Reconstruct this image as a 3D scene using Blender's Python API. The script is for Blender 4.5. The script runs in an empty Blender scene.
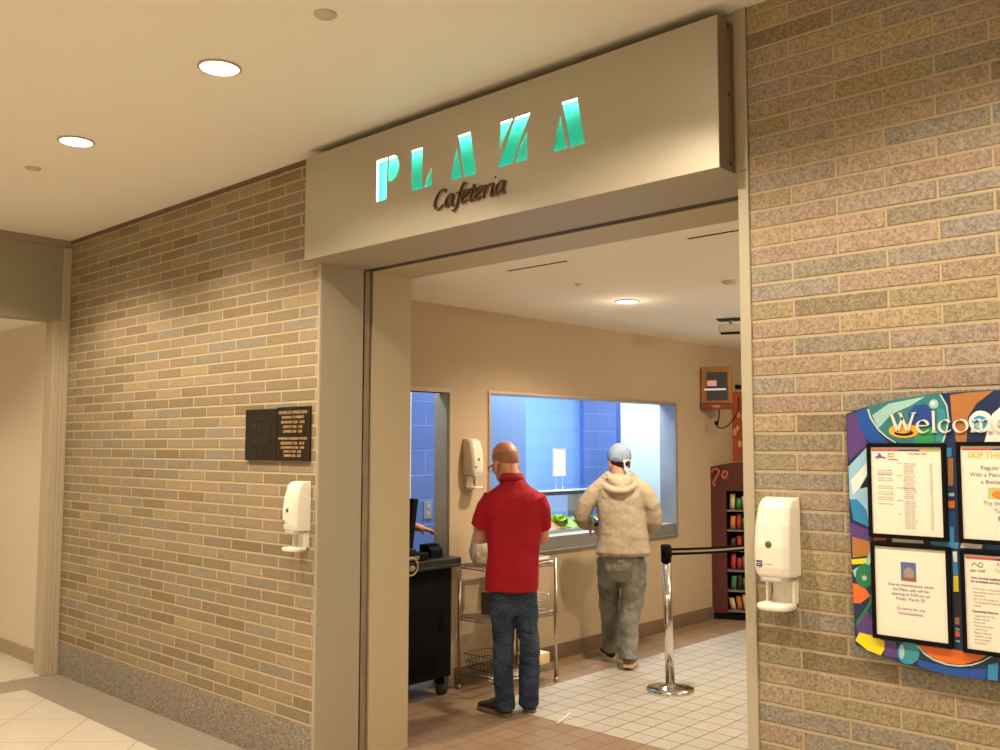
import bpy, math, random
from mathutils import Vector, Matrix
from math import sin, cos, pi, radians as R
random.seed(7)
C = bpy.context.scene.collection
sc = bpy.context.scene

# ------------------------------------------------------------------ materials
MATS = {}
def nt(name):
    m = bpy.data.materials.new(name); m.use_nodes = True
    t = m.node_tree; b = t.nodes['Principled BSDF']
    MATS[name] = m
    return m, t, b
def N(t, typ, **k):
    n = t.nodes.new(typ)
    for a, v in k.items(): setattr(n, a, v)
    return n
def setin(n, **k):
    for a, v in k.items(): n.inputs[a.replace('_', ' ')].default_value = v
def mat(name, col, rough=.6, metal=0., bump=0., bscale=40., var=0., vscale=6., emit=None, estr=0., trans=0., alpha=1., coat=0., stretch=None, spec=.5):
    if name in MATS: return MATS[name]
    m, t, b = nt(name)
    b.inputs['Base Color'].default_value = (*col, 1)
    b.inputs['Roughness'].default_value = rough
    b.inputs['Metallic'].default_value = metal
    b.inputs['Specular IOR Level'].default_value = spec
    b.inputs['Transmission Weight'].default_value = trans
    b.inputs['Alpha'].default_value = alpha
    b.inputs['Coat Weight'].default_value = coat
    if emit:
        b.inputs['Emission Color'].default_value = (*emit, 1)
        b.inputs['Emission Strength'].default_value = estr
    tc = N(t, 'ShaderNodeTexCoord')
    src = tc.outputs['Object']
    if stretch:
        mp = N(t, 'ShaderNodeMapping'); mp.inputs['Scale'].default_value = stretch
        t.links.new(src, mp.inputs['Vector']); src = mp.outputs['Vector']
    if var > 0:
        n = N(t, 'ShaderNodeTexNoise'); setin(n, Scale=vscale, Detail=5., Roughness=.6)
        t.links.new(src, n.inputs['Vector'])
        mx = N(t, 'ShaderNodeMix', data_type='RGBA')
        mx.inputs['A'].default_value = (*[c * (1 - var) for c in col], 1)
        mx.inputs['B'].default_value = (*[min(1, c * (1 + var)) for c in col], 1)
        t.links.new(n.outputs['Fac'], mx.inputs['Factor'])
        t.links.new(mx.outputs['Result'], b.inputs['Base Color'])
    if bump > 0:
        n2 = N(t, 'ShaderNodeTexNoise'); setin(n2, Scale=bscale, Detail=4.)
        t.links.new(src, n2.inputs['Vector'])
        bp = N(t, 'ShaderNodeBump'); setin(bp, Strength=bump, Distance=.01)
        t.links.new(n2.outputs['Fac'], bp.inputs['Height'])
        t.links.new(bp.outputs['Normal'], b.inputs['Normal'])
    return m
def math_(t, op, a, b=None, c=None):
    n = N(t, 'ShaderNodeMath', operation=op)
    for i, v in enumerate((a, b, c)):
        if v is None: continue
        if isinstance(v, (int, float)): n.inputs[i].default_value = v
        else: t.links.new(v, n.inputs[i])
    return n.outputs[0]
def grid_mat(name, pu, pv, ou, ov, gap, axis, ramp, mortar, offset=0., rough=.7, bump=.6, speck=.25, sscale=60., parity=0, field=None, mvar=.1, spec=.3):
    """bricks or tiles from world position: pu x pv pitch, origin ou/ov, a gap, and a random ramp colour per unit"""
    m, t, b = nt(name)
    geo = N(t, 'ShaderNodeNewGeometry'); sp = N(t, 'ShaderNodeSeparateXYZ')
    t.links.new(geo.outputs['Position'], sp.inputs[0])
    u, v = sp.outputs[axis[0]], sp.outputs[axis[1]]
    if axis == 'DD':
        pass
    v = math_(t, 'DIVIDE', math_(t, 'SUBTRACT', v, ov), pv)
    row = math_(t, 'FLOOR', v)
    u = math_(t, 'DIVIDE', math_(t, 'SUBTRACT', u, ou), pu)
    if offset:
        sh = math_(t, 'MULTIPLY', math_(t, 'FLOORED_MODULO', math_(t, 'ADD', row, parity), 2), offset)
        u = math_(t, 'ADD', u, sh)
    col = math_(t, 'FLOOR', u)
    fu = math_(t, 'SUBTRACT', u, col); fv = math_(t, 'SUBTRACT', v, row)
    eu = math_(t, 'MULTIPLY', math_(t, 'MINIMUM', fu, math_(t, 'SUBTRACT', 1, fu)), pu)
    ev = math_(t, 'MULTIPLY', math_(t, 'MINIMUM', fv, math_(t, 'SUBTRACT', 1, fv)), pv)
    nz = N(t, 'ShaderNodeTexNoise'); setin(nz, Scale=90., Detail=3.)
    t.links.new(geo.outputs['Position'], nz.inputs['Vector'])
    d = math_(t, 'ADD', math_(t, 'MINIMUM', eu, ev), math_(t, 'MULTIPLY', math_(t, 'SUBTRACT', nz.outputs['Fac'], .5), gap * .5))
    mr = N(t, 'ShaderNodeMapRange'); mr.interpolation_type = 'SMOOTHSTEP'
    t.links.new(d, mr.inputs['Value']); mr.inputs['From Min'].default_value = gap * .35; mr.inputs['From Max'].default_value = gap * .75
    cx = N(t, 'ShaderNodeCombineXYZ'); t.links.new(col, cx.inputs[0]); t.links.new(row, cx.inputs[1])
    wn = N(t, 'ShaderNodeTexWhiteNoise', noise_dimensions='2D'); t.links.new(cx.outputs[0], wn.inputs['Vector'])
    cr = N(t, 'ShaderNodeValToRGB'); cr.color_ramp.interpolation = 'LINEAR'
    els = cr.color_ramp.elements
    while len(els) < len(ramp): els.new(.5)
    for i, c in enumerate(ramp):
        els[i].position = i / (len(ramp) - 1); els[i].color = (*c, 1)
    t.links.new(wn.outputs['Value'], cr.inputs['Fac'])
    base = cr.outputs['Color']
    if field:      # second colour family inside a rectangle of the floor
        (x0, y0, ramp2) = field
        cr2 = N(t, 'ShaderNodeValToRGB'); e2 = cr2.color_ramp.elements
        while len(e2) < len(ramp2): e2.new(.5)
        for i, c in enumerate(ramp2): e2[i].position = i / (len(ramp2) - 1); e2[i].color = (*c, 1)
        t.links.new(wn.outputs['Value'], cr2.inputs['Fac'])
        inx = math_(t, 'GREATER_THAN', sp.outputs['X'], x0); iny = math_(t, 'GREATER_THAN', sp.outputs['Y'], y0)
        mm = N(t, 'ShaderNodeMix', data_type='RGBA'); t.links.new(math_(t, 'MULTIPLY', inx, iny), mm.inputs['Factor'])
        t.links.new(base, mm.inputs['A']); t.links.new(cr2.outputs['Color'], mm.inputs['B']); base = mm.outputs['Result']
    sn = N(t, 'ShaderNodeTexNoise'); setin(sn, Scale=sscale, Detail=6., Roughness=.75)
    t.links.new(geo.outputs['Position'], sn.inputs['Vector'])
    hs = N(t, 'ShaderNodeHueSaturation'); t.links.new(base, hs.inputs['Color'])
    t.links.new(math_(t, 'ADD', 1 - speck * .5 * 1.0, math_(t, 'MULTIPLY', math_(t, 'SUBTRACT', sn.outputs['Fac'], .25), speck * 2)), hs.inputs['Value'])
    mx = N(t, 'ShaderNodeMix', data_type='RGBA')
    mx.inputs['A'].default_value = (*mortar, 1)
    t.links.new(hs.outputs['Color'], mx.inputs['B']); t.links.new(mr.outputs['Result'], mx.inputs['Factor'])
    t.links.new(mx.outputs['Result'], b.inputs['Base Color'])
    b.inputs['Roughness'].default_value = rough
    b.inputs['Specular IOR Level'].default_value = spec
    bp = N(t, 'ShaderNodeBump'); setin(bp, Strength=bump, Distance=.004)
    hgt = math_(t, 'ADD', mr.outputs['Result'], math_(t, 'MULTIPLY', sn.outputs['Fac'], .4))
    t.links.new(hgt, bp.inputs['Height']); t.links.new(bp.outputs['Normal'], b.inputs['Normal'])
    return m

brick = grid_mat('brick', .3147, .0643, -1.403, .633, .0088, 'XZ',
    [(.23, .18, .11), (.27, .245, .20), (.33, .25, .19), (.30, .25, .15), (.26, .24, .215), (.36, .275, .20), (.31, .24, .19), (.37, .30, .18)],
    (.44, .355, .235), offset=.5, parity=1, rough=.85, bump=.9, speck=1.6, sscale=125.)
brick_left = grid_mat('brick_left', .3147, .0643, -1.403, .633, .0100, 'XZ',
    [(.24, .18, .10), (.30, .235, .15), (.34, .27, .17), (.27, .22, .145), (.28, .25, .20), (.36, .285, .18), (.31, .235, .165), (.25, .20, .12), (.38, .31, .19)],
    (.52, .42, .28), offset=.5, parity=1, rough=.85, bump=.8, speck=.85, sscale=150.)
quarry = grid_mat('quarry_tile', .1545, .1545, -3.41, 4.09, .0062, 'XY',
    [(.24, .15, .085), (.28, .18, .10), (.26, .175, .11), (.30, .20, .12)], (.13, .09, .055), rough=.42, bump=.35, speck=.25, sscale=30.,
    field=(-4.337, 4.555, [(.44, .42, .36), (.47, .45, .38), (.43, .41, .37), (.49, .46, .40)]), spec=.5)
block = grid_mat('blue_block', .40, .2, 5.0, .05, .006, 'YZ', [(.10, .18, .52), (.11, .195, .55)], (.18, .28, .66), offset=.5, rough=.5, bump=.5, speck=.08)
litblock = grid_mat('lit_blue_block', .40, .2, 5.2, .05, .005, 'YZ', [(.19, .37, .78), (.20, .39, .80)], (.15, .32, .74), offset=.5, rough=.5, bump=.4, speck=.05)  # lit tone of the kitchen wall put into the block colour

# cream floor tiles laid on the diagonal
def diag_tile():
    m, t, b = nt('cream_tile')
    geo = N(t, 'ShaderNodeNewGeometry'); mp = N(t, 'ShaderNodeMapping')
    mp.inputs['Rotation'].default_value = (0, 0, R(45)); mp.inputs['Scale'].default_value = (1 / .46,) * 3; mp.inputs['Location'].default_value = (.1, .042, 0)
    t.links.new(geo.outputs['Position'], mp.inputs['Vector'])
    sp = N(t, 'ShaderNodeSeparateXYZ'); t.links.new(mp.outputs['Vector'], sp.inputs[0])
    es = []
    for a in (0, 1):
        f = math_(t, 'FRACT', sp.outputs[a]); es.append(math_(t, 'MINIMUM', f, math_(t, 'SUBTRACT', 1, f)))
    d = math_(t, 'MINIMUM', *es)
    mr = N(t, 'ShaderNodeMapRange'); t.links.new(d, mr.inputs['Value']); mr.inputs['From Min'].default_value = .003; mr.inputs['From Max'].default_value = .009
    n = N(t, 'ShaderNodeTexNoise'); setin(n, Scale=3., Detail=8., Roughness=.7); t.links.new(geo.outputs['Position'], n.inputs['Vector'])
    cr = N(t, 'ShaderNodeValToRGB'); cr.color_ramp.elements[0].color = (.62, .57, .49, 1); cr.color_ramp.elements[1].color = (.72, .68, .59, 1)
    t.links.new(n.outputs['Fac'], cr.inputs['Fac'])
    mx = N(t, 'ShaderNodeMix', data_type='RGBA'); mx.inputs['A'].default_value = (.34, .28, .20, 1)
    t.links.new(cr.outputs['Color'], mx.inputs['B']); t.links.new(mr.outputs['Result'], mx.inputs['Factor'])
    t.links.new(mx.outputs['Result'], b.inputs['Base Color']); b.inputs['Roughness'].default_value = .35
    return m
cream_tile = diag_tile()
def granite_(name, c0, c1, c2, scale, rough):
    m, t, b = nt(name)
    geo = N(t, 'ShaderNodeNewGeometry')
    v = N(t, 'ShaderNodeTexVoronoi'); setin(v, Scale=scale); t.links.new(geo.outputs['Position'], v.inputs['Vector'])
    n = N(t, 'ShaderNodeTexNoise'); setin(n, Scale=scale * .35, Detail=6., Roughness=.8); t.links.new(geo.outputs['Position'], n.inputs['Vector'])
    sx = N(t, 'ShaderNodeSeparateColor'); t.links.new(v.outputs['Color'], sx.inputs[0])
    f = math_(t, 'ADD', math_(t, 'MULTIPLY', sx.outputs[0], .55), math_(t, 'MULTIPLY', n.outputs['Fac'], .5))
    cr = N(t, 'ShaderNodeValToRGB'); e = cr.color_ramp.elements; e.new(.5)
    e[0].position = .15; e[0].color = (*c0, 1); e[1].color = (*c1, 1); e[2].position = .9; e[2].color = (*c2, 1)
    t.links.new(f, cr.inputs['Fac']); t.links.new(cr.outputs['Color'], b.inputs['Base Color']); b.inputs['Roughness'].default_value = rough
    bp = N(t, 'ShaderNodeBump'); setin(bp, Strength=.3, Distance=.003); t.links.new(f, bp.inputs['Height']); t.links.new(bp.outputs['Normal'], b.inputs['Normal'])
    return m
granite_base = granite_('granite_base', (.13, .11, .09), (.26, .23, .19), (.47, .42, .36), 130, .55)
granite_floor = granite_('granite_floor', (.24, .21, .17), (.34, .30, .25), (.46, .42, .35), 160, .35)
ceil_paint = mat('ceiling_paint', (.91, .88, .80), .9, bump=.1, bscale=200, var=.02)
caf_ceil_paint = mat('inner_ceiling_paint', (.92, .89, .81), .85)
tan_paint = mat('tan_wall_paint', (.47, .36, .235), .75, bump=.12, bscale=120, var=.03)
cream_paint = mat('cream_wall_paint', (.74, .66, .54), .8, bump=.1, bscale=120)
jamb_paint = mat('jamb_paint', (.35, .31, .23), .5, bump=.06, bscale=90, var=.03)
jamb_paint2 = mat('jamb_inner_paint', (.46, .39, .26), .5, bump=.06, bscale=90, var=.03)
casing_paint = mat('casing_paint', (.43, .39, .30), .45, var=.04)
drab_paint = mat('drab_header_paint', (.33, .30, .22), .7, var=.04)
dark_gap = mat('dark_track', (.05, .035, .025), .7, var=.5, vscale=14)
track_metal = mat('track_metal', (.26, .20, .13), .6, metal=.2, var=.7, vscale=22, stretch=(1, 1, .2))
base_tile = mat('cove_base', (.17, .115, .075), .5, var=.15)
white_kitchen = mat('kitchen_white_paint', (.62, .74, .78), .5)
kitchen_ceil = mat('kitchen_ceiling_paint', (.8, .82, .82), .8)
bluepaint = mat('dull_blue_paint', (.12, .21, .42), .6, var=.05)
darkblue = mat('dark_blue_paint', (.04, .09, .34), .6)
steel = mat('stainless_steel', (.62, .62, .60), .3, metal=1., bump=.05, bscale=60, stretch=(1, 1, 12))
steel_soft = mat('stainless_satin', (.36, .37, .35), .5, metal=.75, var=.1)
chrome = mat('chrome', (.75, .73, .70), .12, metal=1.)
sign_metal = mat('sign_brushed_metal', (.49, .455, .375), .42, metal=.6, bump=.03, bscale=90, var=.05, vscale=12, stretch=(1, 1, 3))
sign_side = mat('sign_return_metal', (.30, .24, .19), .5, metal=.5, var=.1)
bronze = mat('dark_bronze', (.15, .085, .04), .45, metal=.4)
black = mat('black_plastic', (.004, .004, .004), .7, spec=.12)
blackm = mat('black_matte', (.004, .004, .004), .85, spec=.1)
rubber = mat('rubber', (.02, .02, .02), .8)
white_plastic = mat('white_plastic', (.86, .83, .74), .35)
grey_clear = mat('grey_translucent_plastic', (.55, .57, .57), .3, alpha=.9)
paper = mat('notice_paper', (.86, .83, .74), .8)
ink = mat('grey_ink', (.22, .21, .26), .8)
lightink = mat('light_grey_ink', (.50, .48, .46), .8)
lamp_glow = mat('lamp_glow', (1, 1, 1), .5, emit=(1, .93, .78), estr=14)
kitchen_glow = mat('kitchen_tube_glow', (1, 1, 1), .5, emit=(.80, .92, 1), estr=7)
PW_COR = 98; PW_CAF = 125; PW_KIT = 50; PW_NEON = 9; EXPO = 0.0
# ------------------------------------------------------------------ mesh builder
class MB:
    def __init__(s): s.v = []; s.f = []; s.m = []; s.s = []
    def add(s, vs, fs, mi=0, smooth=False):
        o = len(s.v); s.v += [Vector(p) for p in vs]
        for f in fs: s.f.append([o + i for i in f]); s.m.append(mi); s.s.append(smooth)
        return s
    def box(s, x0, x1, y0, y1, z0, z1, mi=0, M=None):
        vs = [Vector((x, y, z)) for z in (z0, z1) for y in (y0, y1) for x in (x0, x1)]
        if M: vs = [M @ p for p in vs]
        return s.add(vs, [(0, 2, 3, 1), (4, 5, 7, 6), (0, 1, 5, 4), (2, 6, 7, 3), (0, 4, 6, 2), (1, 3, 7, 5)], mi)
    def prism(s, poly, axis, a, b, mi=0):
        """poly in the plane of the other two axes (order X,Y,Z), extruded along axis a..b"""
        def P(p, t):
            return {'x': (t, p[0], p[1]), 'y': (p[0], t, p[1]), 'z': (p[0], p[1], t)}[axis]
        n = len(poly); vs = [P(p, a) for p in poly] + [P(p, b) for p in poly]
        ar = sum(poly[i][0] * poly[(i + 1) % n][1] - poly[(i + 1) % n][0] * poly[i][1] for i in range(n))
        fl = (ar > 0) ^ (axis == 'y')
        f = [list(range(n))[::-1], list(range(n, 2 * n))] + [(i, (i + 1) % n, n + (i + 1) % n, n + i) for i in range(n)]
        if not fl: f = [list(q)[::-1] for q in f]
        if b < a: f = [list(q)[::-1] for q in f]
        return s.add(vs, f, mi)
    def rings(s, rings, mi=0, smooth=True, cap=True, closed=False):
        n = len(rings[0]); vs = [p for r in rings for p in r]; f = []
        K = len(rings)
        for k in range(K if closed else K - 1):
            k2 = (k + 1) % K
            for i in range(n):
                j = (i + 1) % n; f.append((k * n + i, k * n + j, k2 * n + j, k2 * n + i))
        if cap and not closed: f += [list(range(n))[::-1], [(K - 1) * n + i for i in range(n)]]
        return s.add(vs, f, mi, smooth)
    def cyl(s, p, q, r, r2=None, n=16, mi=0, smooth=True):
        return s.tube([p, q], [r, r if r2 is None else r2], n=n, mi=mi, smooth=smooth)
    def tube(s, pts, rad, n=12, mi=0, smooth=True, flat=None, up=None, cap=True, round_ends=False):
        pts = [Vector(p) for p in pts]
        if isinstance(rad, (int, float)): rad = [rad] * len(pts)
        rad = [(r, r) if isinstance(r, (int, float)) else r for r in rad]
        K = len(pts); T = []
        for i in range(K):
            a = pts[max(0, i - 1)]; b = pts[min(K - 1, i + 1)]; T.append((b - a).normalized())
        u = Vector(up) if up else (Vector((0, 0, 1)) if abs(T[0].z) < .9 else Vector((1, 0, 0)))
        if round_ends:
            P0, R0 = pts[0], rad[0]; P1, R1 = pts[-1], rad[-1]; a = []; b = []
            for th in (80, 50, 25):
                c_, s_ = cos(R(th)), sin(R(th))
                a.append((P0 - T[0] * min(R0) * s_, (R0[0] * c_, R0[1] * c_), T[0]))
                b.append((P1 + T[-1] * min(R1) * s_, (R1[0] * c_, R1[1] * c_), T[-1]))
            pts = [x[0] for x in a] + pts + [x[0] for x in b[::-1]]
            rad = [x[1] for x in a] + rad + [x[1] for x in b[::-1]]
            T = [x[2] for x in a] + T + [x[2] for x in b[::-1]]; K = len(pts)
        out = []
        for i in range(K):
            sx = (u - T[i] * u.dot(T[i]))
            if sx.length < 1e-6: sx = T[i].orthogonal()
            sx.normalize(); sy = T[i].cross(sx); u = sx
            out.append([pts[i] + sx * (rad[i][0] * cos(2 * pi * k / n)) + sy * (rad[i][1] * sin(2 * pi * k / n)) for k in range(n)])
        return s.rings(out, mi, smooth, cap)
    def ell(s, c, r, n=16, m=10, mi=0, M=None):
        rg = []
        for k in range(m + 1):
            th = pi * (k + (.04 if k == 0 else -.04 if k == m else 0)) / m
            rg.append([Vector((r[0] * sin(th) * cos(2 * pi * i / n), r[1] * sin(th) * sin(2 * pi * i / n), -r[2] * cos(th))) for i in range(n)])
        if M: rg = [[M @ p for p in q] for q in rg]
        rg = [[p + Vector(c) for p in q] for q in rg]
        return s.rings(rg, mi)
    def lathe(s, c, prof, n=32, mi=0, axis='z'):
        rg = []
        for r, h in prof:
            rg.append([(c[0] + r * cos(2 * pi * i / n), c[1] + r * sin(2 * pi * i / n), c[2] + h) for i in range(n)])
        return s.rings([[Vector(p) for p in q] for q in rg], mi)
    def build(s, name, mats, parent=None, bevel=0., loc=None, rz=0., smooth_all=False):
        me = bpy.data.meshes.new(name); me.from_pydata([tuple(p) for p in s.v], [], s.f)
        for m in (mats if isinstance(mats, (list, tuple)) else [mats]): me.materials.append(m)
        for p, mi, sm in zip(me.polygons, s.m, s.s): p.material_index = mi; p.use_smooth = sm or smooth_all
        me.update()
        o = bpy.data.objects.new(name, me); C.objects.link(o)
        if parent: o.parent = parent
        if loc: o.location = loc
        if rz: o.rotation_euler.z = rz
        if bevel:
            b = o.modifiers.new('bevel', 'BEVEL'); b.width = bevel; b.segments = 2; b.limit_method = 'ANGLE'; b.angle_limit = R(40)
        return o
def thing(name, label, cat, loc=(0, 0, 0), rz=0., group=None):
    o = bpy.data.objects.new(name, None); C.objects.link(o); o.location = loc; o.rotation_euler.z = rz
    o.empty_display_size = .05
    return tag(o, label, cat, group)
def tag(o, label=None, cat=None, group=None, kind=None):
    if label: o['label'] = label
    if cat: o['category'] = cat
    if group: o['group'] = group
    if kind: o['kind'] = kind
    return o
def struct(name, mb, m, bevel=0.):
    o = mb.build(name, m, bevel=bevel); o['kind'] = 'structure'; return o
def copy_tree(o, parent=None):
    c = o.copy(); C.objects.link(c); c.parent = parent
    for ch in [x for x in bpy.data.objects if x.parent == o]: copy_tree(ch, c)
    return c
def text_mesh(name, s, size, m, parent, loc, rot, align='LEFT', extrude=.0006, space=1.0, bold=0.):
    cu = bpy.data.curves.new(name, 'FONT'); cu.body = s; cu.size = size; cu.align_x = align; cu.extrude = extrude; cu.space_line = space; cu.resolution_u = 3; cu.offset = bold
    t = bpy.data.objects.new(name, cu); C.objects.link(t)
    bpy.context.view_layer.update()
    me = bpy.data.meshes.new_from_object(t.evaluated_get(bpy.context.evaluated_depsgraph_get()))
    bpy.data.objects.remove(t); bpy.data.curves.remove(cu)
    me.name = name; me.materials.clear(); me.materials.append(m)
    o = bpy.data.objects.new(name, me); C.objects.link(o); o.parent = parent; o.location = loc; o.rotation_euler = rot
    return o
def smoothline(pts, k=4):
    if len(pts) < 3: return pts
    out = []
    P = [pts[0]] + list(pts) + [pts[-1]]
    for i in range(1, len(P) - 2):
        for j in range(k):
            t = j / k; q = []
            for d in range(len(pts[0])):
                a, b, c, e = P[i - 1][d], P[i][d], P[i + 1][d], P[i + 2][d]
                q.append(.5 * (2 * b + (c - a) * t + (2 * a - 5 * b + 4 * c - e) * t * t + (3 * b - a - 3 * c + e) * t ** 3))
            out.append(tuple(q))
    out.append(tuple(pts[-1])); return out
def nib_strokes(mb, strokes, fx, nib, thick, mi=0):
    """strokes of a broad pen; fx maps glyph units to (X, Z); nib is the half nib vector; extruded thick along Y"""
    y0, y1 = thick
    for st in strokes:
        p = [fx(*q) for q in smoothline(st)]
        nx, nz = nib
        rg = []
        for i, (x, z) in enumerate(p):
            a = p[max(0, i - 1)]; b = p[min(len(p) - 1, i + 1)]; tx, tz = b[0] - a[0], b[1] - a[1]
            L = math.hypot(tx, tz) or 1; px, pz = -tz / L, tx / L
            w = abs(px * nx + pz * nz) + math.hypot(nx, nz) * .22
            rg.append([(x + px * w, y0, z + pz * w), (x - px * w, y0, z - pz * w), (x - px * w, y1, z - pz * w), (x + px * w, y1, z + pz * w)])
        mb.rings([[Vector(q) for q in r] for r in rg], mi, smooth=False)

# ------------------------------------------------------------------ the setting
D = 2.964; XS = -4.82; ZC = 3.24; ZI = 2.69; XL, XR = -4.04, -1.61; ZO = 2.65; YI = 3.6
XE = -7.22
m = MB().box(XE, 3.2, -2.6, 2.626, -.1, 0); struct('floor', m, cream_tile)
m = MB().box(XE, 3.2, 2.626, D, -.1, 0).box(XE - .02, XE + .31, -2.6, 2.626, -.09, .0012); struct('floor_border', m, granite_floor)
m = MB().box(-9.5, XE - .02, -1.2, D, -.1, 0); struct('floor_passage', m, cream_tile)
m = MB().box(-9.5, 3.2, D, 10.6, -.1, 0); struct('floor_cafeteria', m, quarry)
m = MB().box(XE - .16, 3.2, -2.6, D + .3, ZC, ZC + .1); struct('ceiling', m, ceil_paint)
# brick walls either side of the opening
m = MB().box(XE, -4.064, D, D + .28, .232, ZC); struct('wall_left', m, brick_left)
m = MB().box(XE, -4.064, D - .003, D + .28, 0, .232); struct('baseboard_left', m, granite_base)
m = MB().box(-1.557, 3.2, D, D + .28, .232, ZC); struct('wall_right', m, brick)
m = MB().box(-1.557, 3.2, D - .003, D + .28, 0, .232); struct('baseboard_right', m, granite_base)
m = MB().box(-4.085, -1.56, D + .002, D + .28, ZO + .012, ZC); struct('wall_above_entrance', m, casing_paint)
m = MB().box(XE, -4.064, D - .012, D, ZC - .02, ZC); struct('trim_1', m, mat('dark_trim', (.16, .11, .07), .7))  # narrow dark brown strip along the top of the left wall
# casings and deep jambs of the entrance, with the slot of the grille track
m = MB().box(-4.058, XL, D - .008, D + .02, 0, ZO).box(-4.058, XL, D + .02, 3.245, 0, ZO); struct('trim_2', m, [casing_paint], bevel=.003)
for f in bpy.data.objects['trim_2'].data.polygons: pass
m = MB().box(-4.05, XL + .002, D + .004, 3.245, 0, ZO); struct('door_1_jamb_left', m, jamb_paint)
m = MB().box(-4.10, XL - .035, 3.245, 3.315, 0, ZO + .05); struct('trim_3', m, dark_gap)
m = MB().box(-4.075, XL - .006, 3.262, 3.298, 0, ZO); struct('trim_4', m, track_metal)
m = MB().box(-4.0635, -4.0585, D - .002, D + .1, 0, ZO); struct('trim_11', m, dark_gap)
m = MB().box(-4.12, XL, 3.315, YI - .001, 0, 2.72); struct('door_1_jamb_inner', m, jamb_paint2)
m = MB().box(XR + .012, -1.557, D - .008, D + .28, 0, ZO); struct('trim_5', m, casing_paint, bevel=.003)
m = MB().box(-1.6, -1.557, D - .010, D - .002, ZO + .004, ZC).box(-1.6, -1.557, D - .010, D - .002, ZO + .0, ZO + .003); struct('trim_6', m, casing_paint)
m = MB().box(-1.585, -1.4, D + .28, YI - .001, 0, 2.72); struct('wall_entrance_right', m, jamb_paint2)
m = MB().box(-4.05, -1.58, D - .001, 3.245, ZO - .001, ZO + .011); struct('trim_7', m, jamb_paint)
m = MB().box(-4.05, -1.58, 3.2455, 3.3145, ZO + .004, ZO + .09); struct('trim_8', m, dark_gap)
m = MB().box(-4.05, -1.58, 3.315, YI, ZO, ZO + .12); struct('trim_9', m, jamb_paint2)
# cafeteria
YF = 9.6
m = MB().box(XS - .17, 3.2, YI - .25, YF, ZI, ZI + .1); struct('ceiling_cafeteria', m, caf_ceil_paint)
DY0, DY1, DZ = 3.95, 4.665, 2.06          # doorway to the kitchen
WY0, WY1, WZ0, WZ1 = 5.08, 7.63, .85, 2.08   # serving window
T = .09
m = (MB().box(XS - T, XS, YI, DY0, 0, ZI).box(XS - T, XS, DY0, DY1, DZ, ZI).box(XS - T, XS, DY1, WY0, 0, ZI)
     .box(XS - T, XS, WY0, WY1, 0, WZ0).box(XS - T, XS, WY0, WY1, WZ1, ZI).box(XS - T, XS, WY1, YF, 0, ZI)); struct('wall_serving', m, tan_paint)
m = MB().box(XS, XS + .012, DY1 + .06, YF, 0, .12); struct('baseboard_serving', m, base_tile, bevel=.003)
m = MB().box(XS - T - .02, -4.05, YI - .12, YI, 0, ZI); struct('wall_near', m, tan_paint)
m = MB().box(-4.9, 3.2, YF, YF + .1, 0, ZI); struct('wall_far', m, tan_paint)
m = MB().box(3.1, 3.2, D + .28, YF, 0, ZI); struct('wall_cafeteria_right', m, tan_paint)
m = MB().box(-1.56, 3.2, YI - .1, YI, 0, ZI); struct('wall_cafeteria_near', m, tan_paint)
m = (MB().box(XS - T - .05, XS + .012, DY1 - .006, DY1 + .028, 0, DZ).box(XS - T - .01, XS + .012, DY0 - .05, DY1 + .028, DZ, DZ + .035)
     .box(XS - T - .01, XS + .012, DY0 - .05, DY0 + .006, 0, DZ)); struct('door_2_frame', m, mat('door_frame_paint', (.47, .37, .24), .5), bevel=.003)
m = MB().box(XS - T - .05, XS - .012, DY1 - .012, DY1 - .004, 0, DZ - .002); struct('door_2_jamb', m, mat('grey_door_paint', (.52, .46, .33), .7))
# serving window: thin copper-toned steel frame and stainless reveals
fr = MB()
fr.box(XS - T - .08, XS + .008, WY1 - .006, WY1 + .004, WZ0, WZ1).box(XS - T - .08, XS + .008, WY0 - .004, WY0 + .006, WZ0, WZ1)
fr.box(XS - T - .08, XS + .008, WY0, WY1, WZ1 - .006, WZ1 + .004)
o = struct('window_1', fr, mat('reveal_steel', (.38, .38, .40), .45, metal=.8))
fr = (MB().box(XS, XS + .012, WY0 - .022, WY1 + .022, WZ1, WZ1 + .016).box(XS, XS + .012, WY1, WY1 + .017, WZ0 - .012, WZ1)
      .box(XS, XS + .012, WY0 - .017, WY0, WZ0 - .022, WZ1).box(XS, XS + .012, WY0 - .017, WY1 + .017, WZ0 - .014, WZ0))
struct('window_1_frame', fr, mat('copper_toned_steel', (.58, .42, .28), .35, metal=.7), bevel=.002)
ap = MB().box(-4.862, -4.832, WY0 + .001, WY1 - .007, WZ0 + .001, .962).box(-5.0, -4.8625, WY0 + .001, WY1 - .007, .945, .962).box(-4.8315, -4.80, WY0 + .001, WY1 - .007, WZ0 + .001, WZ0 + .010)
struct('window_1_sill', ap, steel_soft)
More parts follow.
